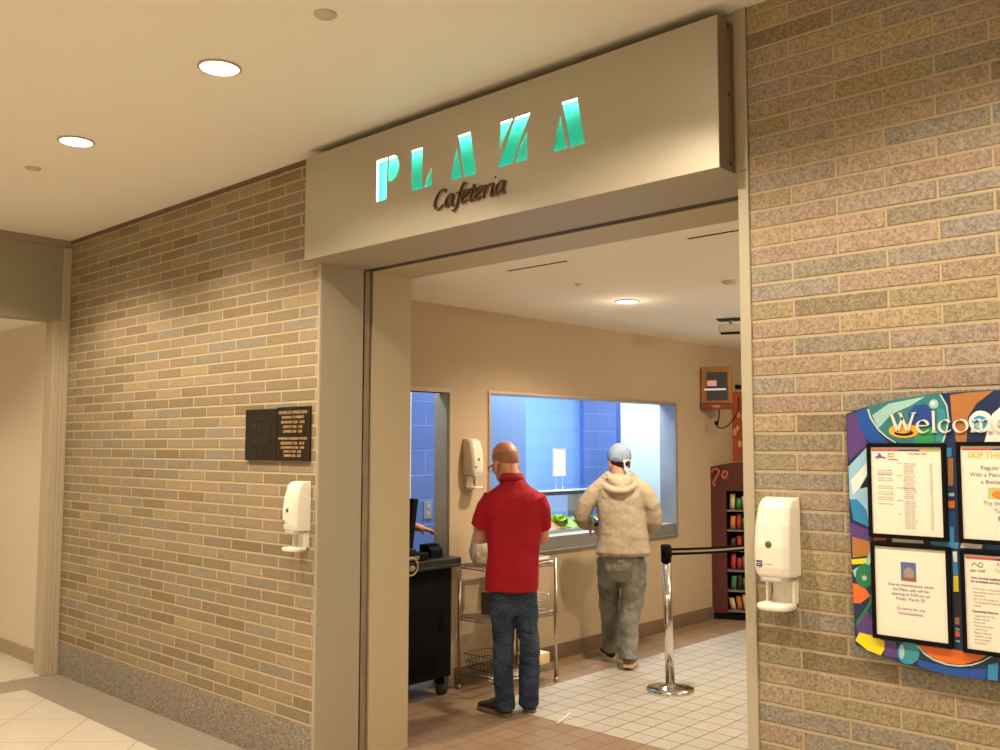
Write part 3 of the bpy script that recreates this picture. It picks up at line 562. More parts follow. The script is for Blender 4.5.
# ------------------------------------------------------------------ welcome board
ART = [('purple',[(-1.218,1.78),(-1.187,1.789),(-1.153,1.689),(-1.215,1.635)]),('blue',[(-1.187,1.789),(-1.153,1.803),(-1.131,1.742),(-1.09,1.691),(-1.146,1.692),(-1.175,1.729)]),('teal',[(-1.15,1.805),(-1.058,1.826),(-0.994,1.832),(-0.933,1.838),(-0.913,1.802),(-0.912,1.752),(-0.929,1.691),(-1.055,1.691),(-1.112,1.728),(-1.144,1.769)]),('aqua',[(-1.137,1.778),(-1.084,1.813),(-0.976,1.831),(-1.02,1.805),(-1.078,1.78),(-1.118,1.738)]),('deep',[(-1.027,1.786),(-1.008,1.805),(-0.977,1.809),(-0.953,1.784),(-0.948,1.752),(-0.967,1.727),(-1.004,1.73),(-1.028,1.753)]),('green',[(-1.01,1.732),(-0.979,1.743),(-0.954,1.736),(-0.956,1.691),(-1.011,1.691)]),('teal2',[(-0.943,1.796),(-0.923,1.79),(-0.919,1.752),(-0.933,1.695),(-0.95,1.695),(-0.947,1.752)]),('brown',[(-0.906,1.833),(-0.856,1.839),(-0.788,1.841),(-0.834,1.806),(-0.858,1.769),(-0.866,1.691),(-0.893,1.691),(-0.903,1.764)]),('sky',[(-1.216,1.618),(-1.154,1.681),(-1.154,1.596),(-1.182,1.549),(-1.151,1.557),(-1.155,1.432),(-1.205,1.452),(-1.215,1.515)]),('white',[(-1.21,1.575),(-1.156,1.633),(-1.155,1.603),(-1.18,1.556),(-1.204,1.529)]),('blue2',[(-1.215,1.515),(-1.191,1.516),(-1.162,1.484),(-1.155,1.432),(-1.205,1.452)]),('black',[(-1.181,1.553),(-1.154,1.596),(-1.152,1.559)]),('purple',[(-1.215,1.443),(-1.154,1.422),(-1.155,1.386),(-1.215,1.392)]),('sky2',[(-0.92,1.677),(-0.907,1.678),(-0.908,1.651),(-0.921,1.651)]),('brown',[(-0.919,1.648),(-0.903,1.648),(-0.906,1.567),(-0.919,1.567)]),('aqua',[(-0.919,1.545),(-0.904,1.546),(-0.904,1.536),(-0.919,1.536)]),('orange',[(-0.921,1.522),(-0.903,1.523),(-0.904,1.502),(-0.92,1.501)]),('deepb',[(-0.922,1.492),(-0.903,1.493),(-0.904,1.413),(-0.922,1.412)]),('sky2',[(-0.919,1.446),(-0.909,1.446),(-0.909,1.403),(-0.92,1.402)]),('white',[(-0.818,1.691),(-0.794,1.774),(-0.767,1.798),(-0.754,1.691)]),('orange',[(-1.145,1.401),(-1.105,1.402),(-1.105,1.395),(-1.143,1.392)]),('white',[(-1.087,1.402),(-0.996,1.402),(-0.995,1.393),(-1.086,1.391)]),('sky2',[(-0.977,1.401),(-0.894,1.403),(-0.9,1.385),(-0.972,1.389)]),('white',[(-0.888,1.403),(-0.832,1.401),(-0.835,1.389),(-0.893,1.388)]),('blue',[(-0.82,1.402),(-0.781,1.403),(-0.781,1.389),(-0.824,1.389)]),('brown',[(-1.211,1.4),(-1.152,1.387),(-1.156,1.345),(-1.21,1.334)]),('yellow',[(-1.215,1.328),(-1.151,1.339),(-1.151,1.322),(-1.212,1.313)]),('aqua',[(-1.15,1.373),(-1.17,1.324),(-1.212,1.294),(-1.205,1.274),(-1.181,1.287),(-1.158,1.312)]),('orange',[(-1.212,1.256),(-1.178,1.251),(-1.158,1.222),(-1.19,1.195),(-1.211,1.194)]),('purple',[(-1.207,1.131),(-1.174,1.182),(-1.144,1.139),(-1.142,1.1),(-1.2,1.098)]),('dgreen',[(-1.205,1.138),(-1.163,1.201),(-1.152,1.241),(-1.147,1.238),(-1.157,1.195),(-1.199,1.129)]),('yellow',[(-1.209,1.08),(-1.195,1.106),(-1.156,1.102),(-1.118,1.091),(-1.12,1.065),(-1.131,1.046),(-1.171,1.055)]),('purple',[(-1.116,1.094),(-1.085,1.094),(-1.082,1.044),(-1.122,1.046)]),('orange',[(-1.024,1.092),(-0.825,1.095),(-0.854,1.073),(-0.9,1.054),(-0.953,1.052),(-0.988,1.066)]),('blue',[(-1.022,1.051),(-0.977,1.046),(-0.929,1.041),(-0.872,1.046),(-0.832,1.054),(-0.838,1.021),(-0.942,1.019),(-1.021,1.03)]),('blue2',[(-0.829,1.065),(-0.802,1.076),(-0.806,1.025),(-0.833,1.023)]),('white',[(-0.914,1.376),(-0.902,1.377),(-0.902,1.346),(-0.913,1.346)]),('sky2',[(-0.915,1.345),(-0.902,1.346),(-0.901,1.309),(-0.914,1.307)]),('yellow',[(-0.914,1.306),(-0.901,1.307),(-0.901,1.261),(-0.915,1.26)]),('black2',[(-0.917,1.253),(-0.899,1.255),(-0.9,1.194),(-0.916,1.192)]),('brown',[(-0.914,1.186),(-0.902,1.188),(-0.902,1.168),(-0.914,1.167)]),('orange',[(-0.914,1.15),(-0.903,1.148),(-0.902,1.133),(-0.914,1.132)]),('aqua',[(-0.914,1.157),(-0.902,1.155),(-0.902,1.151),(-0.914,1.153)]),('aqua',[(-0.914,1.122),(-0.902,1.122),(-0.902,1.117),(-0.914,1.118)]),('yorange',[(-0.996,1.728),(-1.0,1.72),(-1.01,1.713),(-1.025,1.709),(-1.042,1.707),(-1.059,1.709),(-1.074,1.714),(-1.084,1.721),(-1.087,1.729),(-1.084,1.738),(-1.073,1.745),(-1.058,1.75),(-1.041,1.751),(-1.023,1.749),(-1.009,1.744),(-0.999,1.737)]),('black',[(-1.013,1.722),(-1.015,1.719),(-1.021,1.716),(-1.031,1.714),(-1.042,1.713),(-1.053,1.714),(-1.062,1.716),(-1.069,1.719),(-1.071,1.723),(-1.069,1.726),(-1.062,1.729),(-1.052,1.731),(-1.041,1.732),(-1.03,1.731),(-1.021,1.729),(-1.015,1.726)]),('yorange',[(-1.023,1.726),(-1.024,1.724),(-1.029,1.722),(-1.036,1.721),(-1.044,1.721),(-1.052,1.721),(-1.059,1.722),(-1.064,1.724),(-1.066,1.727),(-1.064,1.729),(-1.059,1.731),(-1.052,1.732),(-1.044,1.732),(-1.036,1.732),(-1.029,1.73),(-1.024,1.728)]),('aqua',[(-0.939,1.808),(-0.94,1.802),(-0.943,1.798),(-0.947,1.795),(-0.953,1.794),(-0.958,1.795),(-0.962,1.798),(-0.965,1.803),(-0.966,1.808),(-0.964,1.814),(-0.961,1.818),(-0.957,1.821),(-0.952,1.822),(-0.947,1.821),(-0.942,1.818),(-0.94,1.813)]),('white',[(-0.948,1.811),(-0.949,1.808),(-0.95,1.806),(-0.952,1.805),(-0.955,1.804),(-0.957,1.805),(-0.959,1.806),(-0.96,1.808),(-0.961,1.811),(-0.96,1.813),(-0.959,1.815),(-0.957,1.817),(-0.954,1.817),(-0.952,1.817),(-0.95,1.815),(-0.949,1.813)]),('white',[(-0.793,1.753),(-0.796,1.741),(-0.803,1.73),(-0.813,1.724),(-0.826,1.721),(-0.838,1.724),(-0.848,1.731),(-0.855,1.741),(-0.857,1.754),(-0.854,1.766),(-0.846,1.776),(-0.836,1.783),(-0.823,1.785),(-0.811,1.782),(-0.801,1.775),(-0.795,1.765)]),('sky2',[(-0.807,1.75),(-0.809,1.742),(-0.814,1.735),(-0.82,1.731),(-0.828,1.729),(-0.836,1.731),(-0.843,1.736),(-0.847,1.742),(-0.848,1.75),(-0.846,1.758),(-0.842,1.765),(-0.835,1.77),(-0.827,1.771),(-0.819,1.769),(-0.812,1.765),(-0.808,1.758)]),('aqua',[(-0.82,1.743),(-0.821,1.739),(-0.824,1.737),(-0.827,1.735),(-0.831,1.734),(-0.835,1.735),(-0.838,1.737),(-0.84,1.74),(-0.841,1.743),(-0.84,1.746),(-0.838,1.749),(-0.834,1.751),(-0.83,1.751),(-0.826,1.751),(-0.823,1.749),(-0.821,1.746)]),('dgreen',[(-1.147,1.284),(-1.149,1.269),(-1.155,1.256),(-1.165,1.247),(-1.175,1.243),(-1.186,1.245),(-1.195,1.252),(-1.201,1.264),(-1.202,1.279),(-1.2,1.293),(-1.193,1.306),(-1.184,1.315),(-1.173,1.319),(-1.163,1.317),(-1.154,1.31),(-1.148,1.298)]),('aqua',[(-1.167,1.275),(-1.167,1.272),(-1.169,1.27),(-1.172,1.268),(-1.175,1.267),(-1.178,1.267),(-1.18,1.269),(-1.182,1.271),(-1.183,1.274),(-1.182,1.277),(-1.18,1.28),(-1.177,1.282),(-1.174,1.283),(-1.171,1.282),(-1.169,1.281),(-1.167,1.278)]),('blue2',[(-1.016,1.071),(-1.019,1.057),(-1.027,1.045),(-1.037,1.036),(-1.05,1.031),(-1.063,1.032),(-1.073,1.038),(-1.08,1.048),(-1.082,1.061),(-1.079,1.075),(-1.072,1.088),(-1.061,1.097),(-1.048,1.101),(-1.035,1.1),(-1.025,1.094),(-1.018,1.084)]),('teal2',[(-1.017,1.068),(-1.019,1.056),(-1.025,1.046),(-1.033,1.039),(-1.043,1.035),(-1.052,1.036),(-1.06,1.041),(-1.065,1.05),(-1.067,1.06),(-1.064,1.072),(-1.059,1.082),(-1.05,1.089),(-1.041,1.093),(-1.031,1.092),(-1.024,1.087),(-1.019,1.078)]),('aqua',[(-1.06,1.066),(-1.061,1.058),(-1.063,1.051),(-1.066,1.046),(-1.068,1.044),(-1.071,1.045),(-1.074,1.049),(-1.075,1.056),(-1.075,1.064),(-1.075,1.072),(-1.073,1.08),(-1.07,1.085),(-1.067,1.087),(-1.064,1.086),(-1.062,1.081),(-1.061,1.074)]),('pale',[(-1.152,1.798),(-1.143,1.767),(-1.138,1.77),(-1.147,1.799)]),('pale',[(-1.143,1.767),(-1.121,1.732),(-1.117,1.735),(-1.138,1.77)]),('pale',[(-1.121,1.732),(-1.095,1.708),(-1.092,1.712),(-1.117,1.735)]),('pale',[(-1.095,1.708),(-1.068,1.691),(-1.065,1.695),(-1.092,1.712)]),('pale',[(-0.935,1.834),(-0.918,1.801),(-0.914,1.803),(-0.931,1.837)]),('pale',[(-0.918,1.801),(-0.914,1.764),(-0.91,1.764),(-0.914,1.803)]),('pale',[(-0.914,1.764),(-0.921,1.73),(-0.916,1.729),(-0.91,1.764)]),('pale',[(-0.921,1.73),(-0.933,1.695),(-0.928,1.693),(-0.916,1.729)]),('pale',[(-1.024,1.089),(-1.002,1.067),(-0.998,1.071),(-1.021,1.093)]),('pale',[(-1.002,1.067),(-0.977,1.054),(-0.975,1.059),(-0.998,1.071)]),('pale',[(-0.977,1.054),(-0.942,1.046),(-0.94,1.051),(-0.975,1.059)]),('pale',[(-0.942,1.046),(-0.906,1.047),(-0.906,1.052),(-0.94,1.051)]),('pale',[(-0.906,1.047),(-0.871,1.056),(-0.872,1.06),(-0.906,1.052)]),('pale',[(-0.871,1.056),(-0.842,1.071),(-0.843,1.075),(-0.872,1.06)]),('pale',[(-0.842,1.071),(-0.816,1.09),(-0.818,1.093),(-0.843,1.075)])]

AC = dict(purple=(.10, .05, .24), blue=(.012, .085, .40), teal=(.03, .20, .25), aqua=(.33, .60, .62), deep=(.015, .07, .34), green=(.03, .34, .11), teal2=(.04, .30, .38), brown=(.42, .18, .06),
          sky=(.32, .58, .82), white=(.80, .86, .86), blue2=(.03, .25, .55), black=(.01, .01, .015), sky2=(.05, .32, .66), orange=(.78, .16, .03), deepb=(.01, .07, .28), yellow=(.82, .72, .02),
          dgreen=(.02, .20, .09), yorange=(.90, .45, .03), pale=(.45, .65, .62), black2=(.02, .025, .03))
YB = D - .035
board = thing('welcome_board', 'colourful abstract painted board with wavy edges headed Welcome on the right brick wall', 'notice board', (0, 0, 0))
OUT = [(-1.22, 1.784), (-1.152, 1.805), (-1.059, 1.826), (-.935, 1.839), (-.80, 1.843), (-.66, 1.838), (-.52, 1.822), (-.40, 1.79), (-.40, 1.06), (-.52, 1.035), (-.68, 1.026), (-.818, 1.024), (-.943, 1.021), (-1.064, 1.029), (-1.127, 1.046), (-1.209, 1.065), (-1.216, 1.42)]
MB().prism(OUT, 'y', D - .034, D - .006).build('board_panel', mat('board_navy', (.012, .03, .10), .4), board)
MB().box(-1.1, -.5, D - .006, D, 1.15, 1.2).build('hanging_rail', steel, board); MB().box(-1.1, -.5, D - .006, D, 1.6, 1.65).build('hanging_rail', steel, board)
names = list(AC); am = MB()
for i, (c_, pts) in enumerate(ART):
    if sum(pts[k][0] * pts[(k + 1) % len(pts)][1] - pts[(k + 1) % len(pts)][0] * pts[k][1] for k in range(len(pts))) < 0: pts = pts[::-1]
    am.add([(x, D - .0343 - .000022 * (i + 1), z) for x, z in pts], [list(range(len(pts)))], names.index(c_))
am.build('painted_shapes', [mat('paint_' + n_, AC[n_], .4, var=.18, vscale=14) for n_ in names], board)
WG = {'W': (1.62, [[(.02, 1.62), (.42, .02)], [(.42, .02), (.78, 1.3)], [(.62, 1.62), (1.06, .02)], [(1.06, .02), (1.5, 1.62)], [(-.1, 1.62), (.2, 1.62)], [(1.35, 1.62), (1.65, 1.62)], [(.5, 1.62), (.75, 1.62)]]),
      'e': (.92, [[(.12, .55), (.72, .58), (.66, .88), (.42, 1.0), (.14, .8), (.08, .4), (.26, .06), (.52, .0), (.78, .2)]]),
      'l': (.46, [[(.2, 1.75), (.2, .02)], [(.06, .02), (.36, .02)], [(.06, 1.68), (.2, 1.75)]]),
      'c': (.88, [[(.74, .8), (.5, 1.0), (.16, .8), (.08, .4), (.26, .06), (.52, .0), (.78, .18)]]),
      'o': (1.02, [[(.5, 1.0), (.18, .82), (.1, .45), (.28, .08), (.52, .0), (.82, .2), (.9, .55), (.76, .9), (.5, 1.0)]]),
      'm': (1.5, [[(.14, .98), (.2, .9), (.2, .02)], [(.2, .75), (.45, .98), (.68, .85), (.7, .02)], [(.7, .75), (.95, .98), (1.2, .85), (1.22, .02)], [(.06, .02), (.34, .02)], [(.56, .02), (.84, .02)], [(1.08, .02), (1.36, .02)]])}
wm = MB(); cx = 0
for ch in 'Welcome':
    adv, st = WG[ch]
    for s_ in st: nib_strokes(wm, [s_], (lambda X: (lambda u, v: (-1.078 + .0455 * (X + u), 1.7235 + .0365 * v)))(cx), (.0030, .0010), (D - .0405, D - .0365))
    cx += adv
wm.build('welcome_lettering', mat('welcome_silver', (.74, .76, .70), .35), board)

def notice(label, x0, x1, z0, z1, deco):
    t = thing('framed_notice', label, 'notice', ((x0 + x1) / 2, D - .0365, (z0 + z1) / 2), group='framed notices on the welcome board')
    w, h = (x1 - x0) / 2, (z1 - z0) / 2; b = .012
    MB().box(-w - b, w + b, -.004, 0, -h - b, h + b).build('backing', black, t)
    fr_ = MB().box(-w - b, -w, -.011, -.0042, -h - b, h + b).box(w, w + b, -.011, -.0042, -h - b, h + b).box(-w, w, -.011, -.0042, h, h + b).box(-w, w, -.011, -.0042, -h - b, -h)
    fr_.build('frame', black, t, bevel=.0015)
    sh = MB().box(-w, w, -.006, -.0044, -h, h).build('sheet', paper, t)
    deco(t, sh, w, h)
    return t
red = mat('print_red', (.62, .06, .06), .7); navy = mat('print_navy', (.06, .05, .22), .7); orange = mat('print_orange', (.90, .34, .08), .7); grn = mat('print_green', (.36, .50, .10), .7); yel = mat('print_yellow', (.92, .56, .12), .7)
def bars(t, w, h):
    seg = [(-w + .004, -.02, red), (-.02, .042, navy), (.042, .07, orange), (.07, w - .004, grn)]
    for i in range(4):
        a, b_, m_ = seg[i]
        if b_ > a: MB().box(a, b_, -.0066, -.0061, h - .012, h - .007).build('colour_bar', m_, t)
def tx(t, s, size, m_, x, z, al='LEFT', bold=0.): text_mesh('lettering', s, size, m_, t, (x, -.0066, z), (pi / 2, 0, 0), al, .0002, bold=bold)
def deco_menu(t, sh, w, h):
    bars(t, w, h)
    MB().prism([(-.088, h - .033), (-.066, h - .033), (-.077, h - .016)], 'y', -.0066, -.0061).build('logo', mat('logo_blue', (.08, .14, .45), .6), t)
    MB().prism([(-.092, h - .034), (-.08, h - .034), (-.086, h - .026)], 'y', -.0069, -.0066).prism([(-.07, h - .034), (-.056, h - .034), (-.064, h - .027)], 'y', -.0069, -.0066).build('logo_points', red, t)
    for i, s in enumerate(('Spring', 'Menu', 'Selections')): tx(t, s, .0075, red, -.052, h - .022 - .0085 * i)
    tx(t, 'The Plaza Cafe', .009, red, .035, h - .022, 'CENTER')
    for z, k in ((.06, 3), (.048, 1), (.036, 2), (.012, 2), (-.006, 2), (-.022, 2), (-.042, 1)):
        for i in range(k): tx(t, ('Monday to Friday', 'served all day long', 'ask us for details')[i % 3], .0062, lightink, -.062, z + .0 - .0065 * i, 'CENTER')
    rr = random.Random(3)
    for z, hd, k in ((.083, 'Soups', 6), (.046, 'Salads', 7), (.008, 'Sandwiches', 6), (-.030, 'Entrees', 7), (-.070, 'Sides', 8)):
        tx(t, hd, .0062, lightink, -.026, z)
        for i in range(k):
            zz = z - .0058 * i - .002
            if zz < -h + .012: break
            tx(t, rr.choice(['garden greens', 'chicken noodle', 'turkey and swiss', 'grilled cheese', 'steamed rice', 'baked potato']), .0056, lightink, -.006, zz)
            tx(t, rr.choice(['2.25', '3.50', '4.75', '1.95']), .0056, lightink, .068, zz)
def deco_skip(t, sh, w, h):
    bars(t, w, h)
    tx(t, 'SKIP THE LINE', .022, yel, -.085, h - .034, bold=.0006)
    for s, z, x in (('Regular Burger', .066, -.052), ('With a Piece of Fruit', .046, -.082), ('a Bottle of Water', .026, -.052), ('Try this Deal', -.034, -.048), ('Today', -.056, -.02), ('$7.50', -.076, -.012)):
        tx(t, s, .0165, ink, x, z)
    MB().box(-.034, .045, -.0066, -.0061, -.016, .016).build('food_picture', mat('picture_green', (.55, .60, .20), .6, var=.3, vscale=40), t)
    MB().ell((0, -.0070, -.004), (.024, .0006, .012)).build('fruit_picture', mat('picture_orange', (.85, .25, .05), .6, var=.3, vscale=60), t)
def deco_closing(t, sh, w, h):
    MB().box(-.026, .018, -.0066, -.0061, .036, .091).build('photo_sky', mat('photo_blue', (.10, .16, .36), .6, var=.2, vscale=30), t)
    MB().prism([(-.018, .040), (.012, .040), (.012, .066), (.005, .074), (-.002, .078), (-.009, .074), (-.018, .066)], 'y', -.0069, -.0066).build('photo_building', mat('photo_stone', (.34, .28, .28), .6, var=.4, vscale=90), t)
    MB().box(-.026, .018, -.0072, -.0069, .036, .046).build('photo_ground', mat('photo_brick', (.30, .10, .08), .6, var=.3, vscale=60), t)
    for i, s in enumerate(('Due to maintenance work', 'the Plaza cafe will be', 'opening at 9:00 am on', 'Friday, March 20.')): tx(t, s, .0125, mat('ink_violet', (.26, .24, .38), .8), 0, .019 - .0138 * i, 'CENTER')
    for i, s in enumerate(('So sorry for any', 'inconvenience.')): tx(t, s, .0125, mat('ink_violet', (.26, .24, .38), .8), 0, -.051 - .0138 * i, 'CENTER')
def deco_eat(t, sh, w, h):
    bars(t, w, h)
    MB().tube(smoothline([(-.085, -.0067, h - .032), (-.078, -.0067, h - .022), (-.07, -.0067, h - .03), (-.062, -.0067, h - .02), (-.055, -.0067, h - .026), (-.06, -.0067, h - .034), (-.068, -.0067, h - .03)]), .0009, n=6).build('leaf_logo', mat('print_olive', (.25, .28, .12), .7), t)
    tx(t, 'eat well', .013, mat('print_olive', (.25, .28, .12)), -.09, h - .048)
    tx(t, 'Feature', .014, red, -.018, h - .028)
    tx(t, 'Cafe News', .013, lightink, -.025, h - .044)
    for i, s in enumerate(('Now serving healthier choices', 'for breakfast and lunch')): tx(t, s, .0088, ink, -.088, h - .068 - .010 * i, bold=.0003)
    for i, s in enumerate(('Fruit cup or side salad with', 'any entree, soup or sandwich', 'and more', 'Low fat dressings on request', 'Whole grain bread at no extra', 'charge')): tx(t, s, .008, lightink, -.084, h - .098 - .0095 * i)
    tx(t, 'Upcoming features', .009, ink, -.088, -.028, bold=.0003)
    for i, s in enumerate(('Vegetable stir fry', 'Roast turkey', 'Bean chili', 'Pasta primavera', 'Lentil soup', 'Baked salmon', 'Garden wraps', 'Herb chicken', 'Fresh fruit')): tx(t, s, .008, lightink, -.084, -.040 - .0095 * i)
notice('framed menu sheet with coloured top bar, upper left of the welcome board', -1.141, -.934, 1.415, 1.679, deco_menu)
notice('framed offer sheet with orange heading, upper right of the welcome board', -.880, -.672, 1.416, 1.683, deco_skip)
notice('framed closing notice with a small photo, lower left of the welcome board', -1.138, -.931, 1.110, 1.377, deco_closing)
notice('framed eat well sheet with small print, lower right of the welcome board', -.880, -.672, 1.104, 1.372, deco_eat)

# ------------------------------------------------------------------ stanchion with belt
t = thing('belt_stanchion', 'chrome queue post with round base and black double-striped belt', 'barrier post', (-3.64, 5.66, 0))
MB().lathe((0, 0, 0), [(.165, .0), (.165, .012), (.158, .022), (.10, .034), (.04, .042), (.032, .05), (.001, .05)], 48).build('base', chrome, t)
MB().cyl((0, 0, .04), (0, 0, .90), .032, n=28).build('pole', chrome, t)
MB().lathe((0, 0, 0), [(.036, .875), (.036, .985), (.030, .995), (.001, .996)], 28).build('belt_head', black, t)
MB().box(-.045, .02, .03, .046, .905, .975).build('belt_clip', black, t)
# belt runs away to the right, behind the brick pier
bl = MB(); edge = MB(); pts = []
for i in range(25):
    k = i / 24; pts.append((-.012 + .22 * k, .03 + 1.95 * k, .94 - .035 * sin(pi * k)))
for z0, z1, tgt in ((-.025, .025, bl),):
    rg = []
    for x, y, z in pts: rg.append([Vector((x + .0006, y, z + z0)), Vector((x - .0006, y, z + z0)), Vector((x - .0006, y, z + z1)), Vector((x + .0006, y, z + z1))])
    tgt.rings(rg, smooth=False)
bl.build('belt', blackm, t)
rg = [[Vector((x + .0014, y, z - .006)), Vector((x + .0007, y, z - .006)), Vector((x + .0007, y, z + .007)), Vector((x + .0014, y, z + .007))] for x, y, z in pts]
MB().rings(rg, smooth=False).build('belt_stripe', mat('belt_grey', (.34, .29, .22), .7), t)
for n_ in ('pole', 'belt_head', 'belt_clip', 'belt', 'belt_stripe'):
    if n_ in ('pole', 'belt_head', 'belt_clip'): bpy.data.objects[n_].rotation_euler = (R(-.9), R(-2.0), 0)
    else: bpy.data.objects[n_].location = (-.033, .015, 0)
t = thing('belt_stanchion', 'chrome queue post hidden behind the right brick pier, holding the belt end', 'barrier post', (-3.43, 7.68, 0))
for n_ in ('base', 'pole', 'belt_head'):
    o = bpy.data.objects[n_]; c_ = o.copy(); C.objects.link(c_); c_.parent = t; c_.rotation_euler = (0, 0, 0)
# paper straw on the tiles
tag(MB().cyl((-3.702, 4.505, .006), (-3.785, 4.735, .006), .0055, n=8).build('paper_straw', mat('straw_white', (.85, .78, .66), .6)), 'thin white straw lying on the cafeteria tile floor', 'straw')

# ------------------------------------------------------------------ chrome wire shelf unit
sx_, sy_ = (-4.745, -4.375), (4.70, 5.31)
t = thing('wire_shelf_unit', 'chrome wire shelf unit behind the man in red, against the tan wall', 'shelf', (0, 0, 0))
dchrome = mat('aged_chrome', (.50, .42, .32), .28, metal=1.)
for x in sx_:
    for y in sy_:
        MB().cyl((x, y, .01), (x, y, .875), .0125, n=14).lathe((x, y, 0), [(.018, 0), (.018, .015), (.0125, .03)], 12).build('post', dchrome, t)
for z in (.12, .495, .85):
    w_ = MB()
    for y in sy_:
        for dz in (0, -.022): w_.cyl((sx_[0], y, z + dz), (sx_[1], y, z + dz), .004, n=6)
    for x in sx_:
        for dz in (0, -.022): w_.cyl((x, sy_[0], z + dz), (x, sy_[1], z + dz), .004, n=6)
        k = 16; zz = []
        for i in range(k * 2 + 1): zz.append((x, sy_[0] + (sy_[1] - sy_[0]) * i / (2 * k), z - (.022 if i % 2 else 0)))
        w_.tube(zz, .0025, n=5)
    k = 12; w_.tube([(sx_[0] + (sx_[1] - sx_[0]) * i / k, sy_[0], z - (.022 if i % 2 else 0)) for i in range(k + 1)], .0025, n=5)
    for i in range(1, 24): y = sy_[0] + (sy_[1] - sy_[0]) * i / 24; w_.cyl((sx_[0], y, z + .003), (sx_[1], y, z + .003), .002, n=5)
    w_.build('wire_shelf', dchrome, t)
plastic = mat('clear_bag', (.80, .72, .58), .18, var=.35, vscale=24, bump=1., bscale=30, stretch=(1, 1, .5))
# crumpled clear bag standing on the top shelf
bg = MB(); rr = random.Random(5); rg = []
for z, r in ((0, .055), (.02, .075), (.07, .082), (.12, .078), (.17, .06), (.2, .05), (.23, .058), (.245, .05)):
    rg.append([Vector((r * (1 + .22 * sin(5 * a + z * 30) + .1 * rr.random()) * cos(a) * .9, r * (1 + .2 * cos(4 * a - z * 22)) * sin(a) * 1.15, z)) for a in [2 * pi * i / 26 for i in range(26)]])
bg.rings(rg)
for v_ in bg.v: v_.x *= 1.1; v_.y *= 1.12; v_.z *= 1.12
o = bg.build('plastic_bag', plastic, loc=(-4.61, 4.80, .862)); tag(o, 'crumpled shiny bag on the top wire shelf at the left of the man in red', 'bag')
def basket(label, loc, w, d, h, m_, fill=None, rz=0):
    b = thing('wire_basket', label, 'basket', loc, rz, 'wire baskets on the shelf unit')
    q = MB()
    for z, g in ((0, .85), (h * .5, .93), (h, 1.)):
        c_ = [(w * g, d * g, z), (-w * g, d * g, z), (-w * g, -d * g, z), (w * g, -d * g, z), (w * g, d * g, z)]
        q.tube(c_, .0028, n=6)
    q.build('rim', m_, b)
    q = MB()
    for i in range(-4, 5):
        f = i / 4
        for s_ in (1, -1):
            q.cyl((w * .85 * f, s_ * d * .85, 0), (w * f, s_ * d, h), .0016, n=5); q.cyl((s_ * w * .85, d * .85 * f, 0), (s_ * w, d * f, h), .0016, n=5)
        q.cyl((w * .85 * f, -d * .85, 0), (w * .85 * f, d * .85, 0), .0016, n=5)
    q.build('wires', m_, b)
    return b
basket('round-cornered dark wire basket on the bottom shelf, left of the jeans', (-4.60, 4.87, .132), .15, .12, .10, mat('dark_wire', (.08, .06, .045), .5, metal=.6))
basket('small wire basket on the middle shelf, right of the jeans', (-4.49, 5.18, .507), .085, .10, .11, dchrome)
tag(MB().box(-.06, .06, -.075, .075, 0, .16).build('storage_tin', mat('brown_tin', (.12, .09, .06), .5, var=.3), loc=(-4.60, 4.90, .502), bevel=.008), 'dark square tin on the middle wire shelf, left of the jeans', 'tin')
tag(MB().lathe((0, 0, 0), [(.035, 0), (.042, .03), (.045, .09), (.043, .092), (.001, .088)], 20).build('sauce_cup', mat('red_brown_cup', (.40, .12, .06), .4), loc=(-4.495, 5.175, .512)), 'reddish cup standing in the small wire basket on the middle shelf', 'cup')
o = thing('foil_box', 'bright yellowish box on the bottom wire shelf at the right end', 'box', (-4.49, 5.20, .128)); MB().box(-.075, .075, -.09, .09, 0, .075).build('carton', mat('cream_card', (.80, .60, .32), .5), o, bevel=.003); MB().box(-.07, .07, -.085, .085, .0755, .079).build('lid', paper, o)
o = thing('tray_stack', 'white tray lying on the top wire shelf at the right end', 'tray', (-4.56, 5.15, .8575)); MB().box(-.15, .15, -.13, .13, 0, .012).build('tray_base', steel_soft, o, bevel=.004)
MB().box(-.15, -.142, -.13, .13, .0125, .03).box(.142, .15, -.13, .13, .0125, .03).box(-.141, .141, -.13, -.122, .0125, .03).box(-.141, .141, .122, .13, .0125, .03).build('tray_rim', paper, o)

# ------------------------------------------------------------------ black register cart in the doorway
t = thing('register_cart', 'black cash register cart on casters standing in the kitchen doorway', 'cart', (-4.91, 4.27, 0))
MB().box(-.25, .25, -.30, .27, .13, .86).build('cabinet', black, t, bevel=.006)
MB().box(-.28, .30, -.31, .315, .861, .885).box(-.28, .30, -.31, .315, .8855, .925).build('top', mat('cart_top', (.02, .019, .018), .35), t, bevel=.006)
MB().box(.251, .257, -.30, .23, .18, .60).build('door_panel', blackm, t, bevel=.002)
MB().tube([(.258, .17, .45), (.275, .17, .45), (.275, .17, .57), (.258, .17, .57)], .005, n=8).build('handle', black, t)
for x in (-.2, .2):
    for y in (-.28, .21):
        c_ = MB().box(x - .022, x + .022, y - .02, y + .02, .08, .129).build('caster_fork', blackm, t)
        MB().cyl((x - .015, y + .02, .045), (x + .015, y + .02, .045), .045, n=20).build('wheel', rubber, c_)
MB().box(-.2, .2, -.25, .18, .112, .129).build('bottom_rail', steel_soft, t)
t = thing('cash_register', 'black cash register screen and keyboard on the register cart', 'cash register', (-4.80, 4.17, .9255))
MB().box(-.16, .17, -.20, .13, 0, .05).build('drawer', black, t, bevel=.004)
MB().prism([(-.2, .0505), (.06, .0505), (.06, .075), (-.2, .11)], 'x', -.12, .12).build('keyboard', mat('key_black', (.018, .018, .018), .5), t, bevel=.003)
MB().prism([(.02, .0505), (.06, .0505), (.11, .40), (.07, .405)], 'x', -.13, .085).build('screen', black, t, bevel=.004)
